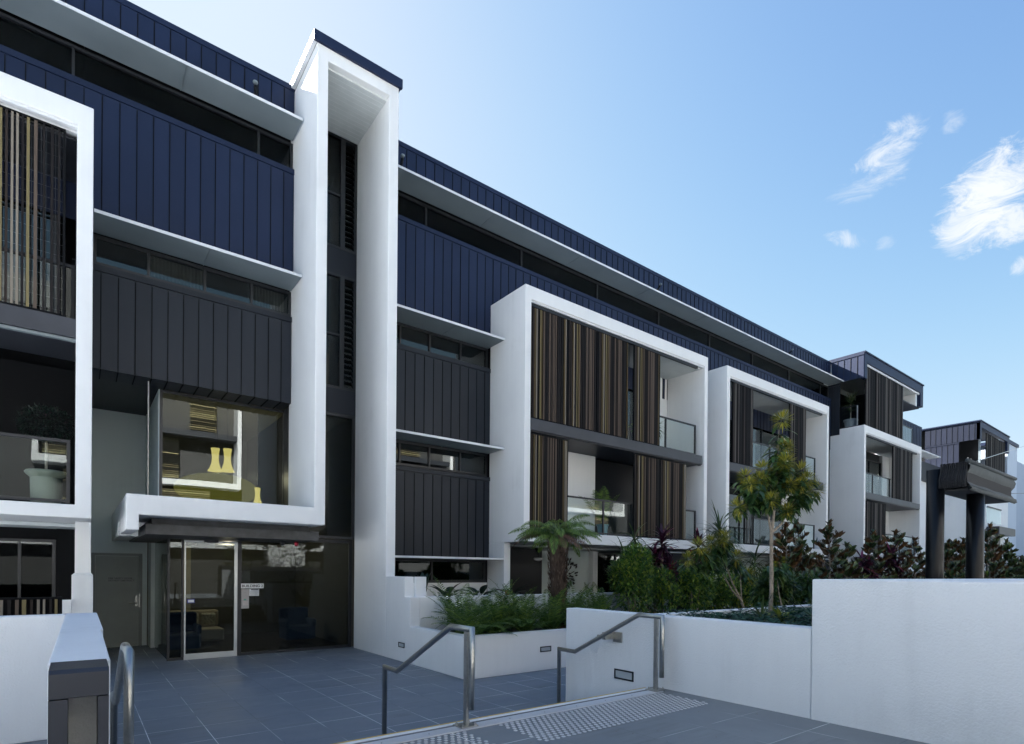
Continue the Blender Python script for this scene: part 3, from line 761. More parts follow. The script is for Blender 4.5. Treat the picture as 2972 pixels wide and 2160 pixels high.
# --- furniture, lamps and fittings of the lobby
def sofa():
    t = thing('sofa', 'low cream sofa with cushions seen through the glass entry door', 'sofa', (2.1, 15.2, 0)); c = plain('cream_fabric', (.42, .38, .30), .9)
    MB().box(1.5, 2.75, 14.9, 15.7, .12, .40).build('seat', c, t, bevel=.04); MB().box(1.5, 2.75, 15.6, 15.85, .40, .80).build('backrest', c, t, bevel=.05)
    for x in (1.62, 1.98, 2.34): MB().box(x, x+.32, 15.42, 15.55, .42, .74).build('cushion', plain('patterned_cushion', (.5, .48, .40), .9, var=.5, vscale=30), t, bevel=.05)
def armchair(x, y, label):
    t = thing('armchair', label, 'armchair', (x, y, 0), 'blue armchairs in the lobby'); c = plain('blue_fabric', (.02, .05, .12), .9)
    MB().box(x-.35, x+.35, y-.35, y+.35, .1, .42).build('seat', c, t, bevel=.05); MB().box(x-.35, x+.35, y+.25, y+.38, .42, .85).build('backrest', c, t, bevel=.05)
    for s in (-1, 1): MB().box(x+s*.35, x+s*.27, y-.35, y+.3, .42, .60).build('armrest', c, t, bevel=.02)
sofa(); armchair(1.75, 14.1, 'dark blue armchair low behind the glass entry door'); armchair(4.3, 14.5, 'dark blue armchair behind the large lobby pane near white wall')
def pendant(x, y, z, label, h=.42, cord=1.2):
    t = thing('pendant_lamp', label, 'lamp', (x, y, z), 'glowing vase shaped pendant lamps')
    k = h/.42
    MB().lathe((x, y, z), [(.13*k, 0), (.095*k, .05*k), (.066*k, .14*k), (.055*k, .24*k), (.062*k, .34*k), (.074*k, .42*k)], 20, False).build('lamp_shade', LAMP, t, smooth=True)
    MB().tube([(x, y, z+h*.9), (x, y, z+h+cord)], .006, 6).build('cord', DARK, t)
pendant(2.36, 13.9, 3.93, 'left glowing yellow vase lamp of the pair above the canopy window', .5, .9)
pendant(2.60, 13.9, 3.95, 'right glowing yellow vase lamp of the pair above the canopy window', .5, .9)
pendant(3.13, 13.5, 3.24, 'small amber vase lamp alone low in the canopy window corner', .36, 1.6)
t = thing('ceiling_disc', 'large yellow green oval shade behind the canopy window', 'lampshade', (2.55, 14.6, 3.6))
prof = [(.86*math.sin(R(a)), -.36*math.cos(R(a))) for a in range(4, 177, 12)]
MB().lathe((2.52, 14.6, 3.62), prof, 36).build('shade', emis('glowing_shade', (.62, .56, .08), .055), t, smooth=True)
MB().tube([(2.52, 14.6, 3.97), (2.52, 14.6, 5.36)], .008, 6).build('cord', DARK, t)
def bulb(n, loc, e):
    ld = bpy.data.lights.new(n, 'POINT'); ld.energy = e; ld.color = (1, .86, .58); ld.shadow_soft_size = .12
    lo = bpy.data.objects.new(n, ld); COL.objects.link(lo); lo.location = loc
bulb('pendant_bulb', (2.5, 14.1, 3.9), 11); bulb('small_pendant_bulb', (3.13, 13.9, 3.9), 3); bulb('lobby_downlight', (2.9, 15.4, 2.2), 5)
t = thing('sign', 'white BUILDING 2 sign on the dark entry glass', 'sign', (2.9, GL, 1.46))
MB().box(2.69, 3.13, GL-.034, GL-.022, 1.40, 1.50).build('board', AWNW, t); text('lettering', ['BUILDING 2'], (2.702, GL-.0365, 1.424), .078, DARK, t, bold=.0012)
t = thing('intercom_panel', 'grey steel intercom panel below the BUILDING 2 sign', 'intercom', (2.77, GL, 1.0))
MB().box(2.69, 2.84, GL-.05, GL-.022, .98, 1.385).build('panel', plain('intercom_steel', (.34, .33, .33), .4, metal=.5), t, bevel=.004)
MB().lathe((2.765, GL-.052, 1.31), [(.02, 0), (.02, .001)], 16).build('camera_lens', DARK, t)
MB().box(2.74, 2.785, GL-.054, GL-.0505, 1.15, 1.18).build('display', plain('green_display', (.10, .28, .22), .4), t)
m = MB()
for i in range(4):
    for j in range(4): m.box(2.725+i*.024, 2.740+i*.024, GL-.056, GL-.0505, 1.05+j*.022, 1.062+j*.022)
m.build('keypad', plain('keypad', (.55, .45, .45), .5), t)
t = thing('notice', 'small white printed notice beside the intercom', 'notice', (2.95, GL, 1.3))
MB().box(2.85, 3.04, GL-.027, GL-.022, 1.24, 1.385).build('sheet', AWNW, t)
m = MB().box(2.88, 3.03, GL-.029, GL-.0275, 1.36, 1.378)
for k in range(6): m.box(2.862, 3.028-.02*(k%2), GL-.029, GL-.0275, 1.335-k*.016, 1.338-k*.016)
m.build('print', DARK, t)
t = thing('sticker', 'small blue and white sticker on the glass entry door', 'sticker', (1.78, GL, 1.15))
MB().box(1.71, 1.84, GL-.066, GL-.062, 1.12, 1.20).build('backing_sheet', plain('blue_sticker', (.04, .05, .25), .5), t); MB().box(1.725, 1.825, GL-.069, GL-.067, 1.135, 1.185).build('label_sheet', AWNW, t)
t = thing('alarm_light', 'small red alarm dome under the entry canopy', 'alarm', (3.55, 12.6, 2.33))
MB().lathe((3.62, 12.3, 2.30), [(.03, 0), (.045, .02), (.045, .08)], 16).build('dome', plain('red_dome', (.45, .02, .05), .3), t, smooth=True)
t = thing('security_camera', 'small black dome camera under the entry canopy beside red alarm', 'camera', (3.35, 12.3, 2.33))
MB().lathe((3.34, 12.3, 2.29), [(.012, 0), (.04, .025), (.05, .05), (.05, .09)], 16).build('dome', DARK, t, smooth=True)

# --- frame 1 at the left edge
def frame1():
    x0, x1 = -4.7, .165
    m = MB().ring(x0, x1, 2.56, 8.87, x0+.19, x1-.20, 2.76, 8.53, 11.0, 12.5); f = m.build('portal_frame', WHITE, BLD, bevel=.012)
    g = MB().box(x0+.19, x1-.2, 11.03, 11.10, 8.49, 8.529); g.box(x0+.19, x1-.2, 11.12, 11.2, 8.46, 8.529); g.build('track_moulding', AWNW, f)
    MB().box(x0+.19, x1-.2, 11.02, 12.3, 5.30, 5.58).build('balcony_slab', SLABM, BLD)
    MB().box(x0+.19, x1-.2, 11.08, 11.16, 5.26, 5.299).build('screen_track', AWN, BLD)
    screen(-3.2, -.17, 5.60, 8.43, 11.06, BLD, 61, sparse=True, wires=True)
    balustrade(-3.2, -.10, 11.3, 2.78, (-1.5, -.12), BLD)
    balustrade(-3.2, -.06, 11.5, 5.58, (-1.5, -.08), BLD)
    sliding_doors(-3.2, -.3, 5.6, 8.0, 12.52, 4)
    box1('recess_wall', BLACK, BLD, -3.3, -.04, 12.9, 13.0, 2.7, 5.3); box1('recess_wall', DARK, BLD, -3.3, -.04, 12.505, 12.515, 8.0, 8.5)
    box1('side_lining', DARK, BLD, -.045, -.036, 11.2, 12.9, 2.77, 5.29); box1('side_lining', SLABM, BLD, -.045, -.036, 11.25, 12.5, 5.6, 8.4)
    box1('ceiling_lining', SLABM, BLD, x0+.19, x1-.2, 11.25, 12.5, 8.42, 8.455)  # dark sheet added under the white ceiling to deepen the recess shade
    # ground storey below
    c = MB().box(-.035, .175, 11.8, 12.0, 1.72, 2.558); c.box(-.075, .205, 11.76, 12.04, 0, 1.68)
    c.add([(-.075,11.76,1.68),(.205,11.76,1.68),(.205,12.04,1.68),(-.075,12.04,1.68),(-.035,11.8,1.72),(.175,11.8,1.72),(.175,12,1.72),(-.035,12,1.72)], [(0,1,5,4),(1,2,6,5),(2,3,7,6),(3,0,4,7)])
    c.build('porch_pillar', WHITE, BLD, bevel=.004)
    box1('porch_ceiling', SOFFIT, BLD, -3.4, .04, 12.502, 14.5, 2.50, 2.559)
    box1('porch_side_wall', BLACK, BLD, -.3, .045, 13.2, 13.29, 0, 2.5)
    w = window(-3.1, -.31, .4, 2.3, 13.2, [-1.9, -1.25, -.8], BLD, name='sliding_door', glass=GLASSD)
    box1('block_wall', WHITE, BLD, -.19, -.076, 11.7, 11.8, 0, 1.28)
frame1()
t = thing('slat_fence', 'low fence of navy and gold vertical slats behind the left white wall', 'fence', (-1, 9.5, 0))
screen(-2.2, -.155, .1, 1.42, 9.5, t, 71)
for o in t.children: o.name = 'slat_panel'

# ------------------------------------------------------------------ neighbouring blocks to the right
CLAD_SHADED = cladmat('shaded_navy_cladding', (.006, .010, .025), .5)  # darker copy of the navy cladding, shade painted onto a sunlit side
def block3():
    b = thing('apartment_block', 'second navy topped apartment block beyond the first, above the black posts', 'building', (46.8, 12.5, 0))
    clad_side('parapet', 46.8, 11.0, 14.1, 10.79, 11.98, CLAD_SHADED, b)
    clad_side('side_wall', 46.82, 12.15, 14.1, 7.9, 10.78, CLAD_SHADED, b); MB().box(47.2, 53.6, 12.6, 19, 7.86, 11.97).build('inner_mass', BLACK, b)
    m = MB(); m.prism_xz([(46.8, 11.98), (46.8, 10.8), (47.1, 10.8), (47.1, 11.6), (53.6, 11.6), (53.6, 10.8), (54.1, 10.8), (54.1, 11.98)][::-1], 11.0, 11.2); m.build('front_fascia', CLAD, b)
    MB().box(46.75, 54.15, 10.95, 20, 11.985, 12.05).build('roof', CLAD, b)
    screen(48.7, 53.5, 8.0, 11.5, 11.1, b, 81, SLATD, pitch=.12)
    MB().box(47.05, 47.15, 11.05, 11.15, 7.9, 10.8).build('post', AWN, b)
    MB().box(46.8, 53.9, 11.5, 20, 0, 7.85).build('white_wall', WHITE, b)
    MB().box(46.6, 46.79, 12.0, 20, 7.85, 8.3).build('band', DARK, b)
    MB().box(48.3, 53.95, 11.0, 11.49, 0, 7.8).build('white_front', WHITE, b)
    w = MB().box(48.4, 51.9, 10.96, 10.99, 5.4, 6.45).build('window', GCLEAR, b); MB().box(48.4, 51.9, 10.93, 10.955, 6.42, 6.5).build('rail', DARK, w)
    MB().box(48.4, 52.6, 10.3, 10.99, 4.6, 5.1).build('balcony_slab', SLABM, b)
    MB().box(48.4, 51.5, 10.9, 10.99, .5, 4.5).build('dark_screen', DARK, b)
block3()
def block3b():
    b = thing('linking_wing', 'small navy and white wing between the two apartment blocks', 'building', (40, 13, 0))
    clad('wing_cladding', 36.2, 41.2, 9.2, 10.95, 12.6, CLAD, b, seed=91)
    clad_side('wing_side', 41.25, 12.6, 16, 9.2, 10.95, CLAD, b, face=1)
    MB().box(36.2, 42.3, 11.9, 12.6, 9.1, 9.16).build('wing_awning', AWNW, b)
    MB().box(36.05, 46.7, 13.2, 14.4, 0, 9.0).build('wing_wall', WHITE, b)
    m = MB()
    for (z0, z1) in ((7.6, 8.6), (4.9, 7.2), (2.4, 4.4)): m.box(37.5, 39.0, 13.12, 13.19, z0, z1)
    m.build('wing_windows', DARK, b)
    MB().box(39.2, 46.7, 12.9, 13.19, 7.9, 9.05).build('wing_band', CLADG, b)
block3b()
b = thing('grey_block', 'pale blue grey rendered block with dark cap at right picture edge', 'building', (60, 13, 0))
MB().box(54.6, 57.4, 11.2, 22, 0, 11.7).build('stair_tower', render_mat('blue_render', (.55, .62, .72), 60, .002, .2), b)
MB().box(54.5, 57.5, 11.1, 22, 11.71, 11.95).build('cap', CLAD, b)
MB().box(57.6, 70, 11.6, 22, 0, 11.0).build('rear_volume', render_mat('blue_render2', (.40, .47, .58), 60, .002, .2), b)

# ------------------------------------------------------------------ block across the court (seen in window reflections)
def opposite():
    b = thing('opposite_block', 'sunlit white framed block mirrored in the entry windows', 'building', (0, -8, 0))
    MB().box(-20, 45, -16, -9.0, 0, 15).build('rear_wall', plain('opposite_wall', (.05, .05, .05), .6), b)
    for (a, c, z0) in ((-1.5, 7.15, 6.2), (12.3, 20, 6.2), (-14, -5, 6.2), (26, 34, 6.2)):
        MB().ring(a, c, z0, 12.3, a+.2, c-.2, z0+.3, 12.0, -9, -8).build('white_frame', WHITE, b)
        m = MB(); z = z0+.45
        while z < 8.7: m.box(a+.3, a+5.7, -8.6, -8.5, z, z+.035); z += .10
        z = 9.3
        while z < 11.3: m.box(a+6.2 if a == -1.5 else a+3, a+7.5 if a == -1.5 else a+5.5, -8.6, -8.5, z, z+.035); z += .11
        m.build('batten_screen', SLATO, b)
        MB().box(a+.2, c-.2, -9, -8.1, 8.85, 9.15).build('slab', SLABM, b)
        m = MB(); z = 3.4
        while z < 6.1: m.box(a+1, c-1.5, -8.4, -8.3, z, z+.04); z += .11
        m.build('batten_screen', SLATO, b)
    MB().box(-20, 45, -9, -8.2, 2.9, 3.25).build('white_band', WHITE, b)
    MB().box(8.5, 10.5, -9, -8.2, 0, 2.9).build('white_wall', WHITE, b)
opposite()

# ------------------------------------------------------------------ low walls and planters
def planter_front():
    t = thing('planter_wall', 'white rendered planter stepping down from the tower leg, holding the ferns', 'planter', (5.06, 7.94, 0))
    m = MB(); m.prism_yz([(7.94, 0), (7.94, .715), (9.95, .715), (9.95, 1.285), (10.19, 1.285), (10.19, 1.68), (11.055, 1.68), (11.055, 0)][::-1], 5.06, 5.262)
    m.build('side_wall', WHITE, t, bevel=.01)
    MB().box(5.263, 30, 7.94, 8.12, 0, .715).build('front_wall', WHITE, t, bevel=.01)
    MB().box(5.263, 13.0, 9.95, 10.12, 0, 1.285).build('back_wall', WHITE, t, bevel=.01)
    MB().box(5.263, 5.50, 10.122, 10.19, 1.0, 1.68).build('corner_block', WHITE, t, bevel=.006)
    MB().box(5.264, 30, 8.121, 9.949, .3, .60).build('soil', SOIL, t); MB().box(5.264, 30, 10.2, 12.4, .3, 1.12).build('soil', SOIL, t)
planter_front()
def right_walls():
    t = thing('low_wall', 'low white rendered wall behind the right handrail, bordering the flower bed', 'wall', (5.2, 4, 0))
    XW = 5.2
    MB().box(XW, XW+.2, 2.42, 5.67, 0, 1.315).build('wall_body', WHITE_C, t, bevel=.012)
    MB().box(XW+.201, 14, 4.35, 4.5, 0, 1.30).build('wall_return', WHITE_C, t, bevel=.012)
    MB().box(XW+.201, 30, 5.5, 5.67, 0, 1.0).build('wall_return', WHITE_C, t, bevel=.012)
    MB().box(XW+.202, 12, .2, 4.34, .3, 1.22).build('soil', SOIL, t); MB().box(XW+.202, 30, 4.51, 5.49, .3, .95).build('soil', SOIL, t)
    t = thing('tall_wall', 'tall white rendered wall filling the lower right corner', 'wall', (5.2, 1, 0))
    MB().prism_xy([(XW-.01, -3), (XW-.01, 2.415), (16, 2.415), (16, 2.15), (XW+.25, 1.15), (XW+.25, -3)], 0, 1.755).build('wall_body', WHITE_C, t, bevel=.012)
right_walls()
def left_wall():
    t = thing('low_wall', 'low white wall running toward camera beside the left handrail, seen end on', 'wall', (0, 5.5, 0))
    MB().prism_xy([(-.12, 3.84), (.145, 3.84), (.155, 5.8), (.17, 5.81), (.175, 7.95), (-.10, 7.95), (-.10, 7.7)], 0, 1.30).build('wall_body', WHITE_C, t, bevel=.012)
    MB().box(-6, -.101, 7.72, 7.90, 0, 1.30).build('wall_return', WHITE_C, t, bevel=.012)
    t = thing('end_bracket', 'dark grey portal shaped metal cover on the end of the left wall', 'cover', (0, 3.7, .5))
    d = plain('dark_bracket', (.017, .021, .032), .45)
    m = MB().prism_yz([(3.52, 1.165), (3.52, 1.285), (3.54, 1.304), (3.836, 1.306), (3.836, 1.165)][::-1], -.108, .128); m.build('top_cover', d, t, bevel=.003)
    MB().box(-.108, -.034, 3.52, 3.836, .5, 1.160).build('leg', d, t); MB().box(.085, .128, 3.52, 3.836, .5, 1.160).build('leg', d, t)
left_wall()

# ------------------------------------------------------------------ stainless handrails
def handrail(x, label, wall=False):
    t = thing('handrail', label, 'handrail', (x, 4.6, .5), 'stainless steel handrails beside the entry steps')
    r = .026
    pts = [(x, 3.93, .66), (x, 3.93, 1.345-r), (x, 4.26, 1.345-r), (x, 5.30, .81-r), (x, 5.60, .81-r), (x, 5.60, 0.0)]
    MB().tube(pts, r, 20).build('rail', STEEL, t, smooth=True)
    MB().box(x-.013, x+.013, 3.985, 4.035, .512, 1.32).build('post', STEEL, t, bevel=.003)
    MB().box(x-.08, x+.08, 3.94, 4.09, .510, .520).build('base_plate', STEEL, t, bevel=.002)
    for dx, dy in ((-.06, .03), (.06, .03), (-.06, .13), (.06, .13)): MB().lathe((x+dx, 3.93+dy, .52), [(.011, 0), (.011, .012), (.006, .013), (.006, .024), (.002, .027)], 10).build('bolt', STEEL, t)
    if wall:
        m = MB().box(x+.005, 5.199, 4.78, 4.83, .985, 1.075); m.box(x-.012, x+.012, 4.86, 4.90, .98, 1.04); m.box(5.185, 5.199, 4.66, 4.80, .95, 1.075)
        m.build('wall_bracket', STEEL, t, bevel=.003)
handrail(2.56, 'freestanding steel handrail in the middle of the steps')
handrail(5.02, 'steel handrail bracketed to the low right wall', True)
handrail(.235, 'steel handrail seen end on beside the left wall')

# ------------------------------------------------------------------ step lights
def steplight(label, pos, ax, w, h):
    t = thing('step_light', label, 'wall light', pos, 'rectangular recessed step lights')
    x, y, z = pos; d = DARK; lens = plain('frosted_lens', (.42, .46, .48), .3)
    if ax == 'y':
        MB().ring(x-w/2, x+w/2, z-h/2, z+h/2, x-w/2+.018, x+w/2-.018, z-h/2+.018, z+h/2-.018, y-.012, y-.0005).build('frame', d, t)
        MB().box(x-w/2+.0185, x+w/2-.0185, y-.007, y-.0005, z-h/2+.0185, z+h/2-.0185).build('lens', lens, t)
    else:
        m = MB()
        m.box(x-.012, x-.0005, y-w/2, y+w/2, z-h/2, z-h/2+.018); m.box(x-.012, x-.0005, y-w/2, y+w/2, z+h/2-.018, z+h/2)
        m.box(x-.012, x-.0005, y-w/2, y-w/2+.018, z-h/2+.0181, z+h/2-.0181); m.box(x-.012, x-.0005, y+w/2-.018, y+w/2, z-h/2+.0181, z+h/2-.0181); m.build('frame', d, t)
        MB().box(x-.007, x-.0005, y-w/2+.0185, y+w/2-.0185, z-h/2+.0185, z+h/2-.0185).build('lens', lens, t)
steplight('step light low in the tower leg wall, nearest the entry glass', (5.06, 10.3, .33), 'x', .26, .10)
steplight('step light in the front face of the fern planter', (6.78, 7.94, .385), 'y', .26, .10)
steplight('largest step light, in the low wall below the right handrail', (5.2, 4.63, .565), 'x', .30, .12)

# ------------------------------------------------------------------ flood lights above the high awning
for i, (x, lb) in enumerate(((2.78, 'small round floodlight on the parapet left of the white tower'), (5.97, 'small round floodlight on the parapet just right of the white tower'),
                 (15.4, 'small floodlight on the parapet above the first portal frame'), (24.3, 'farthest small floodlight on the parapet near the penthouse'))):
    t = thing('floodlight', lb, 'light', (x, 12.4, 11.35), 'small floodlights along the parapet')
    MB().tube([(x, 12.5, 11.36), (x, 12.36, 11.36), (x-.03, 12.25, 11.44)], .036, 14).build('housing', FRAME, t)
    MB().lathe((x-.04, 12.22, 11.44), [(.02, 0), (.045, .01), (.05, .03), (.044, .045)], 14).build('lens', AWN, t)

# ------------------------------------------------------------------ black folded shade canopy on posts
def shade():
    t = thing('shade_canopy', 'folded dark fabric shade canopy on two thick black posts behind the tall wall', 'canopy', (12.5, 3.3, 0))
    bm = plain('black_post_paint', (.005, .006, .008), .3, spec=.25); fab = plain('grey_canvas', (.045, .056, .062), .75, bmp=.4, bscale=8, bdist=.02)
    MB().lathe((12.28, 3.53, 0), [(.138, 0), (.138, 3.70)], 28).build('post', bm, t, smooth=True)
    MB().lathe((13.10, 3.14, 0), [(.136, 0), (.136, 3.35)], 28).build('post', bm, t, smooth=True)
    m = MB().box(12.31, 15.05, 3.06, 3.5, 3.30, 3.335); m.build('tray', plain('canopy_tray', (.025, .028, .032), .6), t)
    # hanging front cloth with an S profile and rolled hems
    prof = [(3.02, 3.77), (2.99, 3.70), (3.01, 3.62), (3.06, 3.55), (3.06, 3.47), (3.0, 3.38), (2.95, 3.31), (3.0, 3.28)]
    m = MB(); n = len(prof); nx = 24
    vs = []
    for i in range(nx+1):
        x = 12.14+3.1*i/nx
        for (y, z) in prof: vs.append((x + .02*math.sin(z*9), y+.003*math.sin(i*.7+z*5), z+.0015*math.sin(i*.9)))
    m.add(vs, [(i*n+j, (i+1)*n+j, (i+1)*n+j+1, i*n+j+1) for i in range(nx) for j in range(n-1)])
    m.build('front_cloth', fab, t, smooth=True)
    m = MB().tube([(12.10, 3.02, 3.79), (15.35, 3.02, 3.81)], .035, 14); m.tube([(12.2, 3.0, 3.345), (15.25, 3.0, 3.355)], .028, 14); m.build('hem_tube', fab, t, smooth=True)
    m = MB()
    for k in range(13):
        y = 3.04+k*.031; zz = 3.36 + .01*math.sin(k*2)
        pts = []
        for i in range(9):
            f = i/8; pts.append((12.12+.06*math.sin(f*5+.8)+.01*(k % 2), y, 3.78-.44*f))
        m.tube(pts, .015, 6)
        m.box(12.15, 15.1, y-.010, y+.010, zz, 3.74)
    m.build('folded_cloth', plain('black_canvas', (.012, .013, .016), .85), t)
    m = MB()
    for x in (12.45, 12.62, 14.7, 14.86): m.lathe((x, 3.1, 3.80), [(.03, 0), (.02, .03), (.008, .07), (.012, .09)], 8)
    m.build('hook', ALU, t)
shade()
for i, (p, q) in enumerate((((13.0, 3.1, 3.9), (60, 6, 13.5)), ((15.2, 3.1, 3.5), (70, 5, 9.0)))):
    tag(MB().tube([p, q], .006, 5).build('cable', ALU if i == 0 else DARK), 'thin pale cable rising from the shade canopy to the right' if i == 0 else 'thin dark cable running right from the shade canopy', 'cable')

# ------------------------------------------------------------------ plants
def V(*a): return Vector(a)
def rdir(r, up=0.0):
    while True:
        v = Vector((r.uniform(-1,1), r.uniform(-1,1), r.uniform(-1,1)))
        if .05 < v.length < 1: break
    v.normalize(); v.z += up; return v.normalized()

def frond(m, p, az, el, Ln, droop, ll, n, r, w=.012, hang=.15, mstem=None):
    """arching pinnate frond: rachis plus two rows of narrow leaflets"""
    d = Vector((math.cos(az)*math.cos(el), math.sin(az)*math.cos(el), math.sin(el))); q = Vector(p); pts = [q.copy()]; ds = []
    seg = 12
    for i in range(seg):
        ds.append(d.copy()); q = q+d*(Ln/seg); pts.append(q.copy()); d = (d+Vector((0,0,-1))*droop/seg*(.4+1.2*i/seg)).normalized()
    ds.append(d.copy())
    m.tube(pts, [.006*(1-.8*i/seg)+.001 for i in range(seg+1)], 3, False)
    for k in range(n):
        f = .12+.88*k/n; i = min(seg-1, int(f*seg)); u = f*seg-i
        c = pts[i].lerp(pts[i+1], u); dd = ds[i]; side = dd.cross(V(0,0,1))
        if side.length < .01: side = V(1,0,0)
        side.normalize(); up = side.cross(dd).normalized()
        sc = (1-abs(2*f-.9)**2.2*.75)
        for s in (-1, 1):
            ld = (side*s + dd*.55 + up*.22 + V(r.uniform(-.12,.12), r.uniform(-.12,.12), r.uniform(-.12,.12))).normalized()
            m.leaf(c, ld, up, ll*sc*r.uniform(.85,1.1), w, droop=hang*2, fold=.05, seg=2)

def fern_clump(name, x, y, z, h, n, r, label, group, cat='fern'):
    t = thing(name, label, cat, (x, y, z), group)
    m = MB()
    for k in range(n):
        az = 2*math.pi*(k+r.random())/n; el = R(r.uniform(28, 80))
        frond(m, (x+r.uniform(-.06,.06), y+r.uniform(-.06,.06), z), az, el, h*r.uniform(.9,1.4), r.uniform(.9,1.7), h*.23, 30, r, w=.021)
    m.build('fronds', LF_FERN, t)
    m = MB().tube([(x, y, z-.06), (x, y, z+.08)], [.06, .04], 8); m.build('stem', BARK, t)
    return t

def bush(name, x, y, z, rx, ry, h, n, ll, lw, mat, r, label, group=None, cat='shrub', top=None, up=.5, clusters=0, droop=.4, stems=5, shoots=0):
    t = thing(name, label, cat, (x, y, z), group); m = MB(); tips = []
    st = MB()
    lobes = [(r.uniform(-.5,.5)*rx, r.uniform(-.5,.5)*ry, r.uniform(.35,.85)*h, r.uniform(.35,.6)) for _ in range(9)] + [(0,0,h*.5,.8)]
    for i in range(stems):
        lx, ly, lz, lr = lobes[i % len(lobes)]
        st.tube([(x, y, z), (x+lx*.5, y+ly*.5, z+lz*.5), (x+lx, y+ly, z+lz)], [.018, .012, .005], 6, False)
    for k in range(n):
        lx, ly, lz, lr = r.choice(lobes)
        d = rdir(r, .15); rad = lr*r.uniform(.55, 1.0)**.5
        p = V(x+lx+d.x*rad*rx, y+ly+d.y*rad*ry, z+lz+d.z*rad*h*.45)
        if p.z < z+.03: p.z = z+r.uniform(.03,.2)
        if clusters:
            ax = (d+V(0,0,up)).normalized()
            st.tube([tuple(p-ax*.14), tuple(p)], [.006, .004], 4, False)
            for j in range(clusters):
                a = 2*math.pi*j/clusters+r.random(); e = ax.cross(V(.3,.5,.1)).normalized(); g = ax.cross(e)
                m.leaf(p-ax*r.uniform(0,.12), (ax*r.uniform(.4,1.2)+e*math.cos(a)+g*math.sin(a)).normalized(), ax, ll*r.uniform(.7,1.15), lw, droop=droop, fold=.12, seg=3)
        else:
            ld = (d*.8+rdir(r)*.7+V(0,0,up*.6)).normalized()
            m.leaf(p, ld, V(0,0,1), ll*r.uniform(.7,1.2), lw, droop=droop, fold=.12, seg=3)
    for k in range(shoots):
        sx, sy = x+r.uniform(-.9,.9)*rx, y+r.uniform(-.9,.9)*ry; z0 = z+h*r.uniform(.7,.95); hh = r.uniform(.12,.38)
        for j in range(int(hh*46)):
            a = j*2.4; q = V(sx+.03*math.sin(j), sy, z0+hh*j/(hh*46)); m.leaf(q, V(math.cos(a), math.sin(a), .7).normalized(), V(0,0,1), ll*r.uniform(.7,1.1), lw, droop=droop, fold=.12, seg=3)
    m.build('foliage', mat, t); st.build('stem', BARK, t)
    return t

def leader(name, x, y, z, h, r, label, group, mat=None, ll=.19, lw=.075, rad=.45, nb=9, cat='magnolia', under=None):
    """upright evergreen: stem with whorls of broad ascending leaves on short side shoots"""
    t = thing(name, label, cat, (x, y, z), group); m = MB(); st = MB()
    st.tube([(x, y, z), (x+r.uniform(-.05,.05), y, z+h*.5), (x+r.uniform(-.1,.1), y, z+h*.97)], [.035, .022, .008], 8, False)
    for b in range(nb):
        f = .12+.88*b/nb; az = b*2.4+r.random(); Lb = rad*(1.15-f*.85)*r.uniform(.7,1.2)
        p0 = V(x, y, z+h*f*.88); d = V(math.cos(az), math.sin(az), r.uniform(.5,1.0)).normalized(); p1 = p0+d*Lb
        st.tube([tuple(p0), tuple(p0.lerp(p1,.5)-V(0,0,.02)), tuple(p1)], [.012,.009,.005], 5, False)
        for k in range(int(9+Lb*30)):
            q = p0.lerp(p1, r.uniform(.3,1.0)); a = r.uniform(0, 6.28)
            ld = (d*.6+V(math.cos(a), math.sin(a), r.uniform(.3,1.3))*.9).normalized()
            m.leaf(q, ld, d, ll*r.uniform(.7,1.2), lw*r.uniform(.8,1.1), droop=.15, fold=.14, seg=3)
    for k in range(16):
        a = k*2.4; m.leaf(V(x, y, z+h*r.uniform(.84,.98)), V(math.cos(a), math.sin(a), r.uniform(.7,2.2)).normalized(), V(0,0,1), ll*r.uniform(.8,1.1), lw, droop=.05, fold=.14, seg=3)
    m.build('foliage', mat or LF_MAG, t); st.build('stem', BARK, t)
    return t

def rosette(m, p, n, Ln, W, r, el=(10, 80), droop=.9, ax=None):
    for k in range(n):
        az = k*2.399+r.uniform(-.2,.2); e = R(r.uniform(*el))
        d = V(math.cos(az)*math.cos(e), math.sin(az)*math.cos(e), math.sin(e))
        if ax is not None: d = (d+ax*.5).normalized()
        m.leaf(Vector(p)+V(0,0,r.uniform(-.06,.06)), d, V(0,0,1), Ln*r.uniform(.75,1.15), W*r.uniform(.8,1.1), droop=droop*r.uniform(.5,1.3), fold=.12, seg=6)

def cane_plant(name, x, y, z, heads, mat, Ln, W, n, r, label, group=None, cat='plant', el=(5, 80), droop=.9):
    t = thing(name, label, cat, (x, y, z), group); m = MB(); st = MB()
    for (dx, dy, h) in heads:
        st.tube([(x, y, z), (x+dx*.4, y+dy*.4, z+h*.5), (x+dx, y+dy, z+h)], [.022, .018, .014], 7, False)
        for lay in range(3):
            rosette(m, (x+dx, y+dy, z+h-lay*Ln*.22), n, Ln*(1-.05*lay), W, r, (el[0]-lay*18, el[1]-lay*22), droop)
    m.build('leaves', mat, t); st.build('cane', BARK, t)
    return t

def pom(m, p, rad, r, n=150):
    for k in range(n):
        d = rdir(r, .15); q = Vector(p)+d*rad*.25
        m.leaf(q, d, V(.1,.2,1), rad*r.uniform(.65,1.0), .013, droop=.05, fold=.02, seg=2)

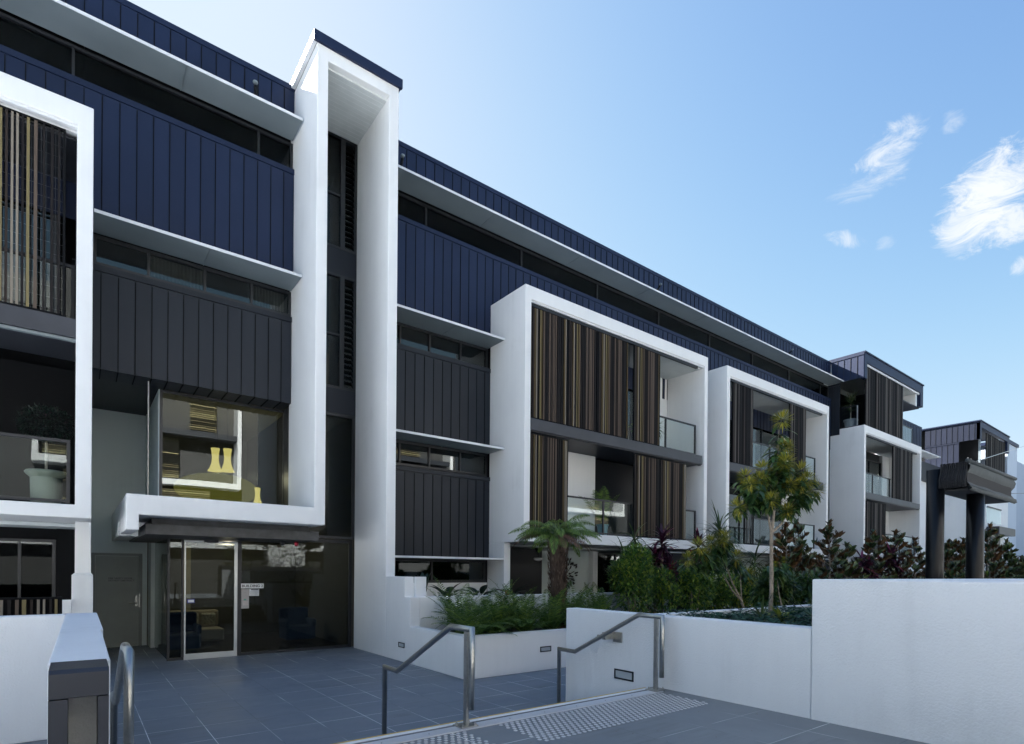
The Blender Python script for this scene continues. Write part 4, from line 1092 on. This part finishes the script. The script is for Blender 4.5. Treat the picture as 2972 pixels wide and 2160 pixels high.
def penda(name, x, y, z, limbs, trunk_pts, radii, r, label, group=None, pr=.10, nl=20):
    t = thing(name, label, 'tree', (x, y, z), group)
    tr = MB().tube(trunk_pts, radii, 10, False); lf = MB(); heads_ = []
    for (a, b, w, heads) in limbs:
        a = Vector(a); b = Vector(b); mid = a.lerp(b, .5)-V(0,0,.06)
        tr.tube([tuple(a), tuple(mid), tuple(b)], [w, w*.75, w*.4], 7, False)
        for hpos in heads:
            h = Vector(hpos); tr.tube([tuple(b), tuple(h-V(0,0,.05))], [w*.4, .004], 5, False)
            for k in range(nl):
                q = b.lerp(h, r.uniform(.25, .95)) + rdir(r)*.06; az = r.uniform(0, 6.28)
                lf.leaf(q, V(math.cos(az), math.sin(az), r.uniform(-.5,.5)).normalized(), V(0,0,1), r.uniform(.15,.24), .062, droop=1.1, fold=.12, seg=4)
            fl = MB(); pom(fl, h+V(-.03,-.06,.05), pr*r.uniform(.8,1.2), r); heads_.append(fl)
    tr.build('trunk', BARK, t); lf.build('crown', LF_PENDA, t)
    for fl in heads_: fl.build('flower_head', LF_POM, t)
    return t

r = random.Random(11)
# fern hedge in the front planter
fx = [(5.52, 8.45, .80), (5.75, 9.25, .88), (6.08, 8.55, .78), (6.45, 9.2, .86), (6.72, 8.5, .76), (7.1, 9.3, .84), (7.38, 8.5, .78), (8.02, 8.6, .78), (8.55, 9.2, .80), (8.75, 8.5, .72), (9.3, 9.1, .78)]
ords = ['first', 'second', 'third', 'fourth', 'fifth', 'sixth', 'seventh', 'eighth', 'ninth', 'tenth', 'eleventh', 'twelfth', 'thirteenth']
for i, (x, y, h) in enumerate(sorted(fx)):
    fern_clump('fern', x, y, .60, h*1.05, 22, r, 'feathery green fern clump, %s from the left in the white planter' % ords[i], 'fern clumps in the front planter')

def tree_fern(x, y, z, h):
    t = thing('tree_fern', 'tree fern with shaggy brown trunk and arching fronds rising from the front planter', 'tree fern', (x, y, z))
    k = MB()
    k.tube([(x, y, z), (x+.02, y, z+h*.5), (x-.03, y, z+h)], [.14, .16, .17], 12)
    for i in range(1500):
        zz = r.uniform(0, h); az = r.uniform(0, 6.28); rad = .14+.04*zz/h
        p = V(x+math.cos(az)*rad, y+math.sin(az)*rad, z+zz)
        k.leaf(p, V(math.cos(az)*.45, math.sin(az)*.45, 1).normalized(), V(math.cos(az), math.sin(az), 0), r.uniform(.07,.15), r.uniform(.012,.03), droop=.1, fold=.3, seg=2)
    k.build('trunk', FBARK, t)
    m = MB(); top = (x-.03, y, z+h+.02)
    for i in range(34):
        az = 2*math.pi*(i+r.uniform(-.3,.3))/34; el = R(r.uniform(8, 56))
        frond(m, top, az, el, r.uniform(.75,1.12), r.uniform(1.5,2.4), .20, 58, r, w=.015, hang=.8)
    m.build('fronds', LF_TFERN, t)
    m = MB()
    for i in range(9):
        az = r.uniform(0, 6.28); frond(m, top, az, R(r.uniform(5, 25)), r.uniform(.8,1.1), r.uniform(1.8,2.6), .15, 30, r, w=.016, hang=.7)
    m.build('dead_fronds', LF_BROWN, t)
tree_fern(7.78, 8.75, .60, 1.88)

# dense green shrubs behind the low wall
for i, (x, y, rx, h, lb) in enumerate(((9.75, 8.45, .60, 1.50, 'leafy green shrub with light tips, right of the fern bed'), (10.9, 8.8, .62, 1.12, 'dark leafy shrub, second in the row from the fern bed'),
        (12.05, 8.45, .66, 1.38, 'leafy shrub in front of the purple cordyline'), (13.25, 8.8, .65, 1.10, 'leafy shrub just left of the golden flower heads'), (14.5, 8.6, .75, 1.25, 'leafy shrub below the strap leaved plant'), (16.0, 8.6, .75, 1.2, 'dark leafy shrub left of the pale tree trunk'))):
    bush('shrub', x, y, .60, rx*1.1, .6, h*1.1, 4200, .10, .042, LF_BUSH, r, lb, 'dense green shrubs behind the low wall', stems=7, shoots=16)
# lower dark shrubs filling the bed right of the tree
for i, (x, y, h, lb) in enumerate(((9.6, 5.15, .85, 'dark drooping shrub right of the pale tree trunk'), (10.9, 5.1, .80, 'dark shrub partly hidden by the tall wall edge'),
                                   (12.6, 5.1, .75, 'dark shrub low behind the tall wall edge'))):
    bush('shrub', x, y, .95, .5, .35, h, 2000, .14, .05, LF_PENDA, r, lb, 'dark shrubs in the bed beyond the flower bed', droop=.9, up=.2)
# flower bed ground cover (nobody could count it)
m = MB(); g = random.Random(5); fl = MB()
for k in range(9000):
    x = 5.45+6.3*g.random(); y = g.uniform(1.5, 4.32); hh = .06+.09*(math.sin(x*3.1)*math.cos(y*2.3)*.5+.5)
    az = g.uniform(0, 6.28); m.leaf(V(x, y, 1.22+g.uniform(0, hh)), V(math.cos(az), math.sin(az), g.uniform(0,.8)).normalized(), V(0,0,1), g.uniform(.05,.09), .045, droop=.5, fold=.1, seg=3)
tag(m.build('ground_cover', LF_GC), 'low glossy green ground cover filling the flower bed', 'ground cover', kind='stuff')
for k in range(60):
    x = g.uniform(5.9, 9.8); y = g.uniform(2.6, 4.3); z = 1.34+g.uniform(0,.08)
    for j in range(5):
        a = j*1.257; fl.leaf(V(x,y,z), V(math.cos(a), math.sin(a), .4).normalized(), V(0,0,1), .016, .013, droop=.1, seg=2)
tag(fl.build('small_flowers', PETAL), 'tiny white flowers scattered over the ground cover', 'flowers', kind='stuff')
for x, y, lb in ((6.75, 3.75, 'arching strap leaved plant at the back of the flower bed'), (6.55, 2.95, 'arching strap leaved plant beside the tall wall edge')):
    t = thing('strap_plant', lb, 'plant', (x, y, 1.22)); m = MB(); rosette(m, (x, y, 1.24), 16, .42, .035, r, (15, 75), 1.2); m.build('leaves', LF_STRAP, t)
t = thing('bromeliad', 'yellow green rosette plant at the foot of the pale tree trunk', 'plant', (6.55, 3.45, 1.22)); m = MB(); rosette(m, (6.55, 3.4, 1.28), 16, .26, .055, r, (5, 60), .6)
m.build('leaves', leafmat('lime_leaf', [(0, (.10, .16, .03)), (1, (.34, .36, .05))]), t)

# golden penda trees
penda('flowering_tree', 7.45, 4.02, 1.20,
      [((7.42,4.0,2.36), (7.30,4.0,2.80), .020, [(6.62,3.9,2.86), (6.86,4.1,3.0), (7.05,3.85,2.70), (6.60,4.05,2.58), (7.2,4.1,3.0)]),
       ((7.43,4.0,2.36), (7.52,4.0,2.95), .024, [(7.50,3.9,3.24), (7.75,4.1,3.20), (7.30,4.1,3.16), (7.62,3.9,2.95), (7.66,4.0,3.50), (7.60,4.0,3.84), (7.80,4.05,3.46)]),
       ((7.44,4.0,2.36), (7.95,4.0,2.75), .018, [(8.30,4.0,2.93), (8.56,4.0,2.99), (8.02,3.95,2.99), (7.75,4.0,2.62)]),
       ((7.50,4.0,2.9), (8.0,4.0,3.12), .014, [(8.15,4.0,3.22), (8.12,3.9,3.08), (7.9,4.1,3.2)])],
      [(7.45,4.02,1.20), (7.44,4.0,1.6), (7.43,4.0,2.0), (7.42,4.0,2.38)], [.029,.026,.024,.022], r,
      'slender pale trunked tree with spiky golden flower heads in the flower bed', pr=.13, nl=48)
penda('flowering_tree', 8.55, 5.1, .95,
      [((8.55,5.1,1.35), (7.95,5.1,1.85), .016, [(7.16,5.0,2.14), (7.36,5.05,2.02), (7.05,5.1,1.95)]), ((8.55,5.1,1.35), (8.0,5.1,2.05), .016, [(7.80,5.0,2.30), (8.02,5.1,2.24), (7.62,5.1,2.22)]),
       ((8.55,5.1,1.35), (8.5,5.1,1.9), .012, [(8.7,5.1,1.7), (8.3,5.1,2.0)])],
      [(8.75,5.1,.95), (8.55,5.1,1.36)], [.022,.018], r, 'small leaning tree with drooping leaves and golden flower heads left of pale trunk', pr=.15, nl=40)
penda('flowering_tree', 9.15, 4.75, .95,
      [((9.15,4.75,1.3), (9.0,4.75,1.75), .012, [(8.75,4.7,1.9), (9.05,4.7,1.98), (9.3,4.75,1.85)])],
      [(9.15,4.75,.95), (9.15,4.75,1.32)], [.018,.015], r, 'low young tree with lime shoots right of the pale trunk', pr=.06, nl=44)

# purple cordylines, dracaenas and strap leaved palms
cane_plant('cordyline', 11.72, 9.2, .60, [(0, 0, 2.05), (-.15, .1, 1.6), (.25, .0, 1.35)], LF_PURP, .48, .085, 20, r, 'tall purple cordyline on a thin cane in front of balcony screens', 'purple cordylines', 'cordyline')
cane_plant('cordyline', 13.25, 9.2, .60, [(0, 0, 1.95), (-.2, 0, 1.45), (.1, .1, 1.1)], LF_PURP, .45, .09, 20, r, 'dark purple cordyline left of the spiky strap leaved palm', 'purple cordylines', 'cordyline')
cane_plant('cordyline', 12.35, 9.4, .60, [(0, 0, 1.2)], leafmat('crimson_leaf', [(0, (.10, .012, .03)), (1, (.38, .03, .07))]), .36, .07, 14, r, 'small crimson cordyline between two taller purple ones', 'purple cordylines', 'cordyline', (30, 80), .2)
cane_plant('cordyline', 22.0, 8.5, .60, [(0, 0, 1.7), (.6, 0, 1.3), (-.5, .2, 1.2)], LF_PURP, .62, .10, 20, r, 'purple cordyline low behind the left end of the tall wall', 'purple cordylines', 'cordyline')
cane_plant('cordyline', 24.6, 8.5, .60, [(0, 0, 1.9), (.7, 0, 1.4), (-.4, .2, 1.5)], LF_PURP, .66, .10, 20, r, 'purple cordyline with magenta shoots between the brown magnolias', 'purple cordylines', 'cordyline')
cane_plant('dracaena', 10.95, 9.45, .60, [(0, 0, 2.0), (-.35, 0, 1.55), (.1, .1, 1.2)], LF_STRAP, .62, .040, 26, r, 'green strap leaved dracaena left of the tall purple cordyline', None, 'dracaena', (-10, 80), 1.7)
cane_plant('pandanus', 14.25, 9.2, .60, [(0, 0, 2.35), (.1, 0, 2.0)], LF_STRAP, .85, .042, 40, r, 'big fountain of long green strap leaves before the second portal frame', None, 'pandanus', (0, 86), 1.4)
cane_plant('pandanus', 16.3, 9.3, .60, [(0, 0, 1.6)], LF_STRAP, .8, .045, 26, r, 'strap leaved plant hidden behind the golden flower heads', None, 'pandanus', (0, 80), 1.3)

# magnolias with rusty leaf undersides
LF_MAG2 = leafmat('green_magnolia_leaf', [(0, (.025, .055, .022)), (.6, (.055, .10, .03)), (1, (.13, .17, .04))], under=(.07, .07, .028), rough=.35, trans=.08)
mg = [(16.6, 8.5, 2.75, 'brown backed magnolia left of the balcony glass'), (17.6, 8.7, 2.9, 'brown backed magnolia in front of the second frame balcony glass'), (18.3, 8.9, 2.2, 'short magnolia at the right foot of the second frame'),
      (19.45, 8.5, 3.0, 'tall magnolia standing before the blank white side wall'), (21.0, 8.6, 2.3, 'low magnolia before the stepped white side wall'), (23.0, 8.5, 2.85, 'magnolia before the dark lower screen of the far frame'),
      (25.1, 8.5, 2.95, 'magnolia with pointed top before the far frame opening'), (27.2, 8.5, 2.75, 'magnolia just left of the first black post'), (31.8, 8.6, 2.9, 'magnolia low between the two black posts'),
      (34.0, 8.6, 3.1, 'magnolia touching the left side of the second black post'), (38.6, 8.6, 4.1, 'tallest magnolia, right of the second black post'), (41.9, 8.6, 3.3, 'magnolia second right of the black posts'), (45.5, 8.6, 2.4, 'magnolia at the right picture edge')]
for x, y, h, lb in mg:
    k = 1 + max(0, (x-20))*.012
    leader('magnolia', x, y, .55, h, r, lb, 'brown backed magnolias along the building', ll=.22*k, lw=.12*k, rad=r.uniform(.62, 1.0)*k+.1, nb=int(r.uniform(20, 30)) if x < 30 else 34, mat=LF_MAG if r.random() < .62 else LF_MAG2)
# dark understorey massed below the magnolias: separate shrubs
for i, x in enumerate((17.5, 19.2, 21, 23, 25, 27.2, 29.6, 32.4, 35.4, 38.6, 42, 46)):
    bush('understorey_shrub', x, 9.2, .55, 1.15, .6, 1.25+.03*i, 2000, .15+.004*i, .05+.001*i, LF_BUSH if i % 3 else LF_MAG, r, 'dark understorey shrub below the magnolias, %s from the left' % ords[i], 'understorey shrubs below the magnolias', stems=4)

# broad dark leaves against the back wall
for i, (x, lb) in enumerate(((5.95, 'single upright dark leaf plant beside the tower leg'), (6.55, 'low dark leaved plant under the ground floor window'), (7.45, 'big broad leaved dark plant under the window middle'), (8.35, 'broad leaved dark plant with leaf reaching right past the white pillar'))):
    t = thing('broadleaf_plant', lb, 'plant', (x, 11.1, 1.12), 'broad leaved dark plants below the window'); m = MB(); st = MB()
    for k in range(5 if i == 0 else 12):
        az = r.uniform(0, 6.28); e = R(r.uniform(5, 60) if i else 78); d = V(math.cos(az)*math.cos(e), math.sin(az)*math.cos(e), math.sin(e)); p = V(x, 11.1, 1.15)+d*r.uniform(.05,.28)
        st.tube([(x, 11.1, 1.1), tuple(p)], .006, 5, False); m.leaf(p, d, V(0,0,1), r.uniform(.30,.48), .17, droop=.8, fold=.12, seg=6)
    m.build('leaves', LF_BIG, t); st.build('stem', LF_BIG, t)

# potted plants on the balconies
def pot(x, y, z, rt, h, mat, t): MB().lathe((x, y, z), [(rt*.7, 0), (rt*.95, h*.85), (rt*1.08, h*.9), (rt*1.08, h), (rt*.85, h), (rt*.85, h*.9)], 24).build('pot', mat, t, smooth=False)
CREAM = plain('cream_pot', (.26, .27, .21), .6); TEAL = plain('teal_pot', (.10, .22, .26), .4); DPOT = plain('dark_pot', (.05, .055, .07), .5)
t = thing('potted_topiary', 'clipped dark topiary ball in a cream urn on the left balcony', 'potted plant', (-.40, 11.85, 2.78))
MB().lathe((-.40, 11.78, 2.80), [(.17, 0), (.19, .05), (.20, .42), (.25, .47), (.27, .50), (.25, .53), (.2, .53)], 4+28).build('urn', CREAM, t, smooth=False)
MB().tube([(-.40, 11.78, 3.3), (-.40, 11.78, 3.8)], .02, 6).build('stem', BARK, t); m = MB()
for k in range(1500):
    d = rdir(r); p = V(-.40, 11.78, 4.08)+V(d.x*.36, d.y*.36, d.z*.27)*r.uniform(.5,1)**.4; m.leaf(p, (d+rdir(r)*.8).normalized(), V(0,0,1), .055, .02, seg=2)
m.build('foliage', LF_BIG, t)
t = thing('potted_palm', 'small palm in a teal pot behind the lower balcony glass', 'potted plant', (12.15, 11.7, 2.84)); pot(12.15, 11.7, 2.84, .17, .36, TEAL, t); m = MB()
for k in range(9): frond(m, (12.15, 11.7, 3.2), r.uniform(0, 6.28), R(r.uniform(50, 80)), 1.15, 1.1, .25, 24, r, w=.022)
m.build('fronds', LF_TFERN, t)
t = thing('hanging_planter', 'trailing green basket plant behind the upper balcony glass', 'potted plant', (14.35, 11.6, 5.63)); pot(14.35, 11.6, 5.63, .16, .6, DPOT, t); m = MB(); rosette(m, (14.35, 11.6, 6.32), 60, .50, .03, r, (0, 85), 2.2); m.build('leaves', LF_FERN, t)
t = thing('potted_shrub', 'dark leafy shrub in a pot beside the upper balcony screens', 'potted plant', (13.9, 11.9, 5.63)); pot(13.95, 11.9, 5.63, .15, .5, DPOT, t); m = MB()
for k in range(260): d = rdir(r, .3); m.leaf(V(13.95, 11.9, 6.4)+d*.26*r.random(), d, V(0,0,1), .11, .04, seg=3)
m.build('foliage', LF_BUSH, t)
t = thing('potted_yucca', 'spiky yucca in a pale pot on the penthouse balcony', 'potted plant', (29.6, 12.0, 8.75)); pot(29.6, 12.0, 8.75, .3, .55, plain('pale_pot', (.3, .33, .37), .6), t); m = MB(); rosette(m, (29.6, 12.0, 10.1), 46, .62, .045, r, (-10, 85), .6); rosette(m, (29.55, 12.0, 9.7), 20, .5, .04, r, (0, 60), .7)
m.build('leaves', LF_STRAP, t); MB().tube([(29.6, 12.0, 9.2), (29.6, 12.0, 10.1)], .03, 6).build('stem', BARK, t)
t = thing('potted_fern', 'green potted fern behind the far frame balcony glass', 'potted plant', (30.0, 11.7, 5.63)); pot(30.0, 11.7, 5.63, .22, .4, DPOT, t); m = MB(); rosette(m, (30.0, 11.7, 6.05), 30, .6, .05, r, (20, 85), .8); m.build('leaves', LF_TFERN, t)

# ground floor fittings under the portal frame
t = thing('wall_art', 'dark metal leaf tree decoration on the grey porch wall', 'wall art', (12.3, 13.46, 1.5)); m = MB()
for k in range(46):
    a = R(r.uniform(-75, 100)); q = r.uniform(.15, .62); p = V(12.25+math.cos(a)*q*.95, 13.46, 1.72+math.sin(a)*q*.8)
    m.leaf(p, V(math.cos(a+r.uniform(-.6,.6)), .05, math.sin(a+r.uniform(-.6,.6))).normalized(), V(0,-1,0), .13, .06, droop=0, seg=3)
m.build('leaves', DARK, t); m = MB()
for a in (-20, 15, 45, 75, 100): m.tube([(12.2, 13.46, 1.25), (12.22, 13.46, 1.6), (12.25+.45*math.cos(R(a)), 13.46, 1.72+.4*math.sin(R(a)))], .012, 5)
m.build('branches', DARK, t)
t = thing('ceiling_light', 'round white glass ceiling light hanging in the dark porch', 'light', (10.7, 12.95, 2.3)); MB().lathe((10.75, 12.95, 2.12), [(.03, 0), (.13, .03), (.14, .07), (.12, .09)], 20).build('glass_bowl', AWNW, t, smooth=True); MB().lathe((10.75, 12.95, 2.22), [(.02, 0), (.03, .1), (.10, .24), (.11, .28)], 16).build('mount', DARK, t)

# planted box across the court, mirrored in the lobby glass
t = thing('court_planter', 'dark planter box of sunlit shrubs mirrored in the lobby glass', 'planter', (7, -4.6, .5)); MB().box(5.4, 10.2, -5.2, -4.2, .3, 1.95).build('box', DARK, t)
m = MB()
for k in range(1500): m.leaf(V(r.uniform(5.6, 10.0), r.uniform(-5.1,-4.3), 1.95+r.random()**1.5*1.25), rdir(r,.3), V(0,0,1), .17, .06, seg=3)
m.build('foliage', leafmat('court_leaf', [(0, (.006, .012, .003)), (.7, (.02, .03, .004)), (1, (.07, .075, .008))], rough=1, trans=0), t)
t = thing('garden_gnome', 'tiny red and white ornament among the broad dark leaves', 'ornament', (7.9, 10.5, 1.2)); MB().lathe((7.72, 10.4, 1.27), [(.045, 0), (.05, .06), (.03, .11)], 12).build('body', REDP, t); MB().lathe((7.72, 10.4, 1.381), [(.028, 0), (.02, .05), (.004, .09)], 12).build('cap', AWNW, t)

m = MB(); g = random.Random(9)
for k in range(70):
    x, y = g.uniform(.4, 4.8), g.uniform(5.4, 12.2)
    m.leaf(V(x, y, .003), V(math.cos(k), math.sin(k), .02), V(0,0,1), g.uniform(.012,.035), .010, droop=0, fold=.2, seg=2)
for k in range(30):
    x, y = g.uniform(2.2, 5.0), g.uniform(2.2, 3.8)
    m.leaf(V(x, y, .508), V(math.cos(k), math.sin(k), .02), V(0,0,1), g.uniform(.012,.03), .009, droop=0, fold=.2, seg=2)
tag(m.build('leaf_litter', LF_BROWN), 'tiny dry leaf scraps scattered over the dark paving', 'leaf litter', kind='stuff')
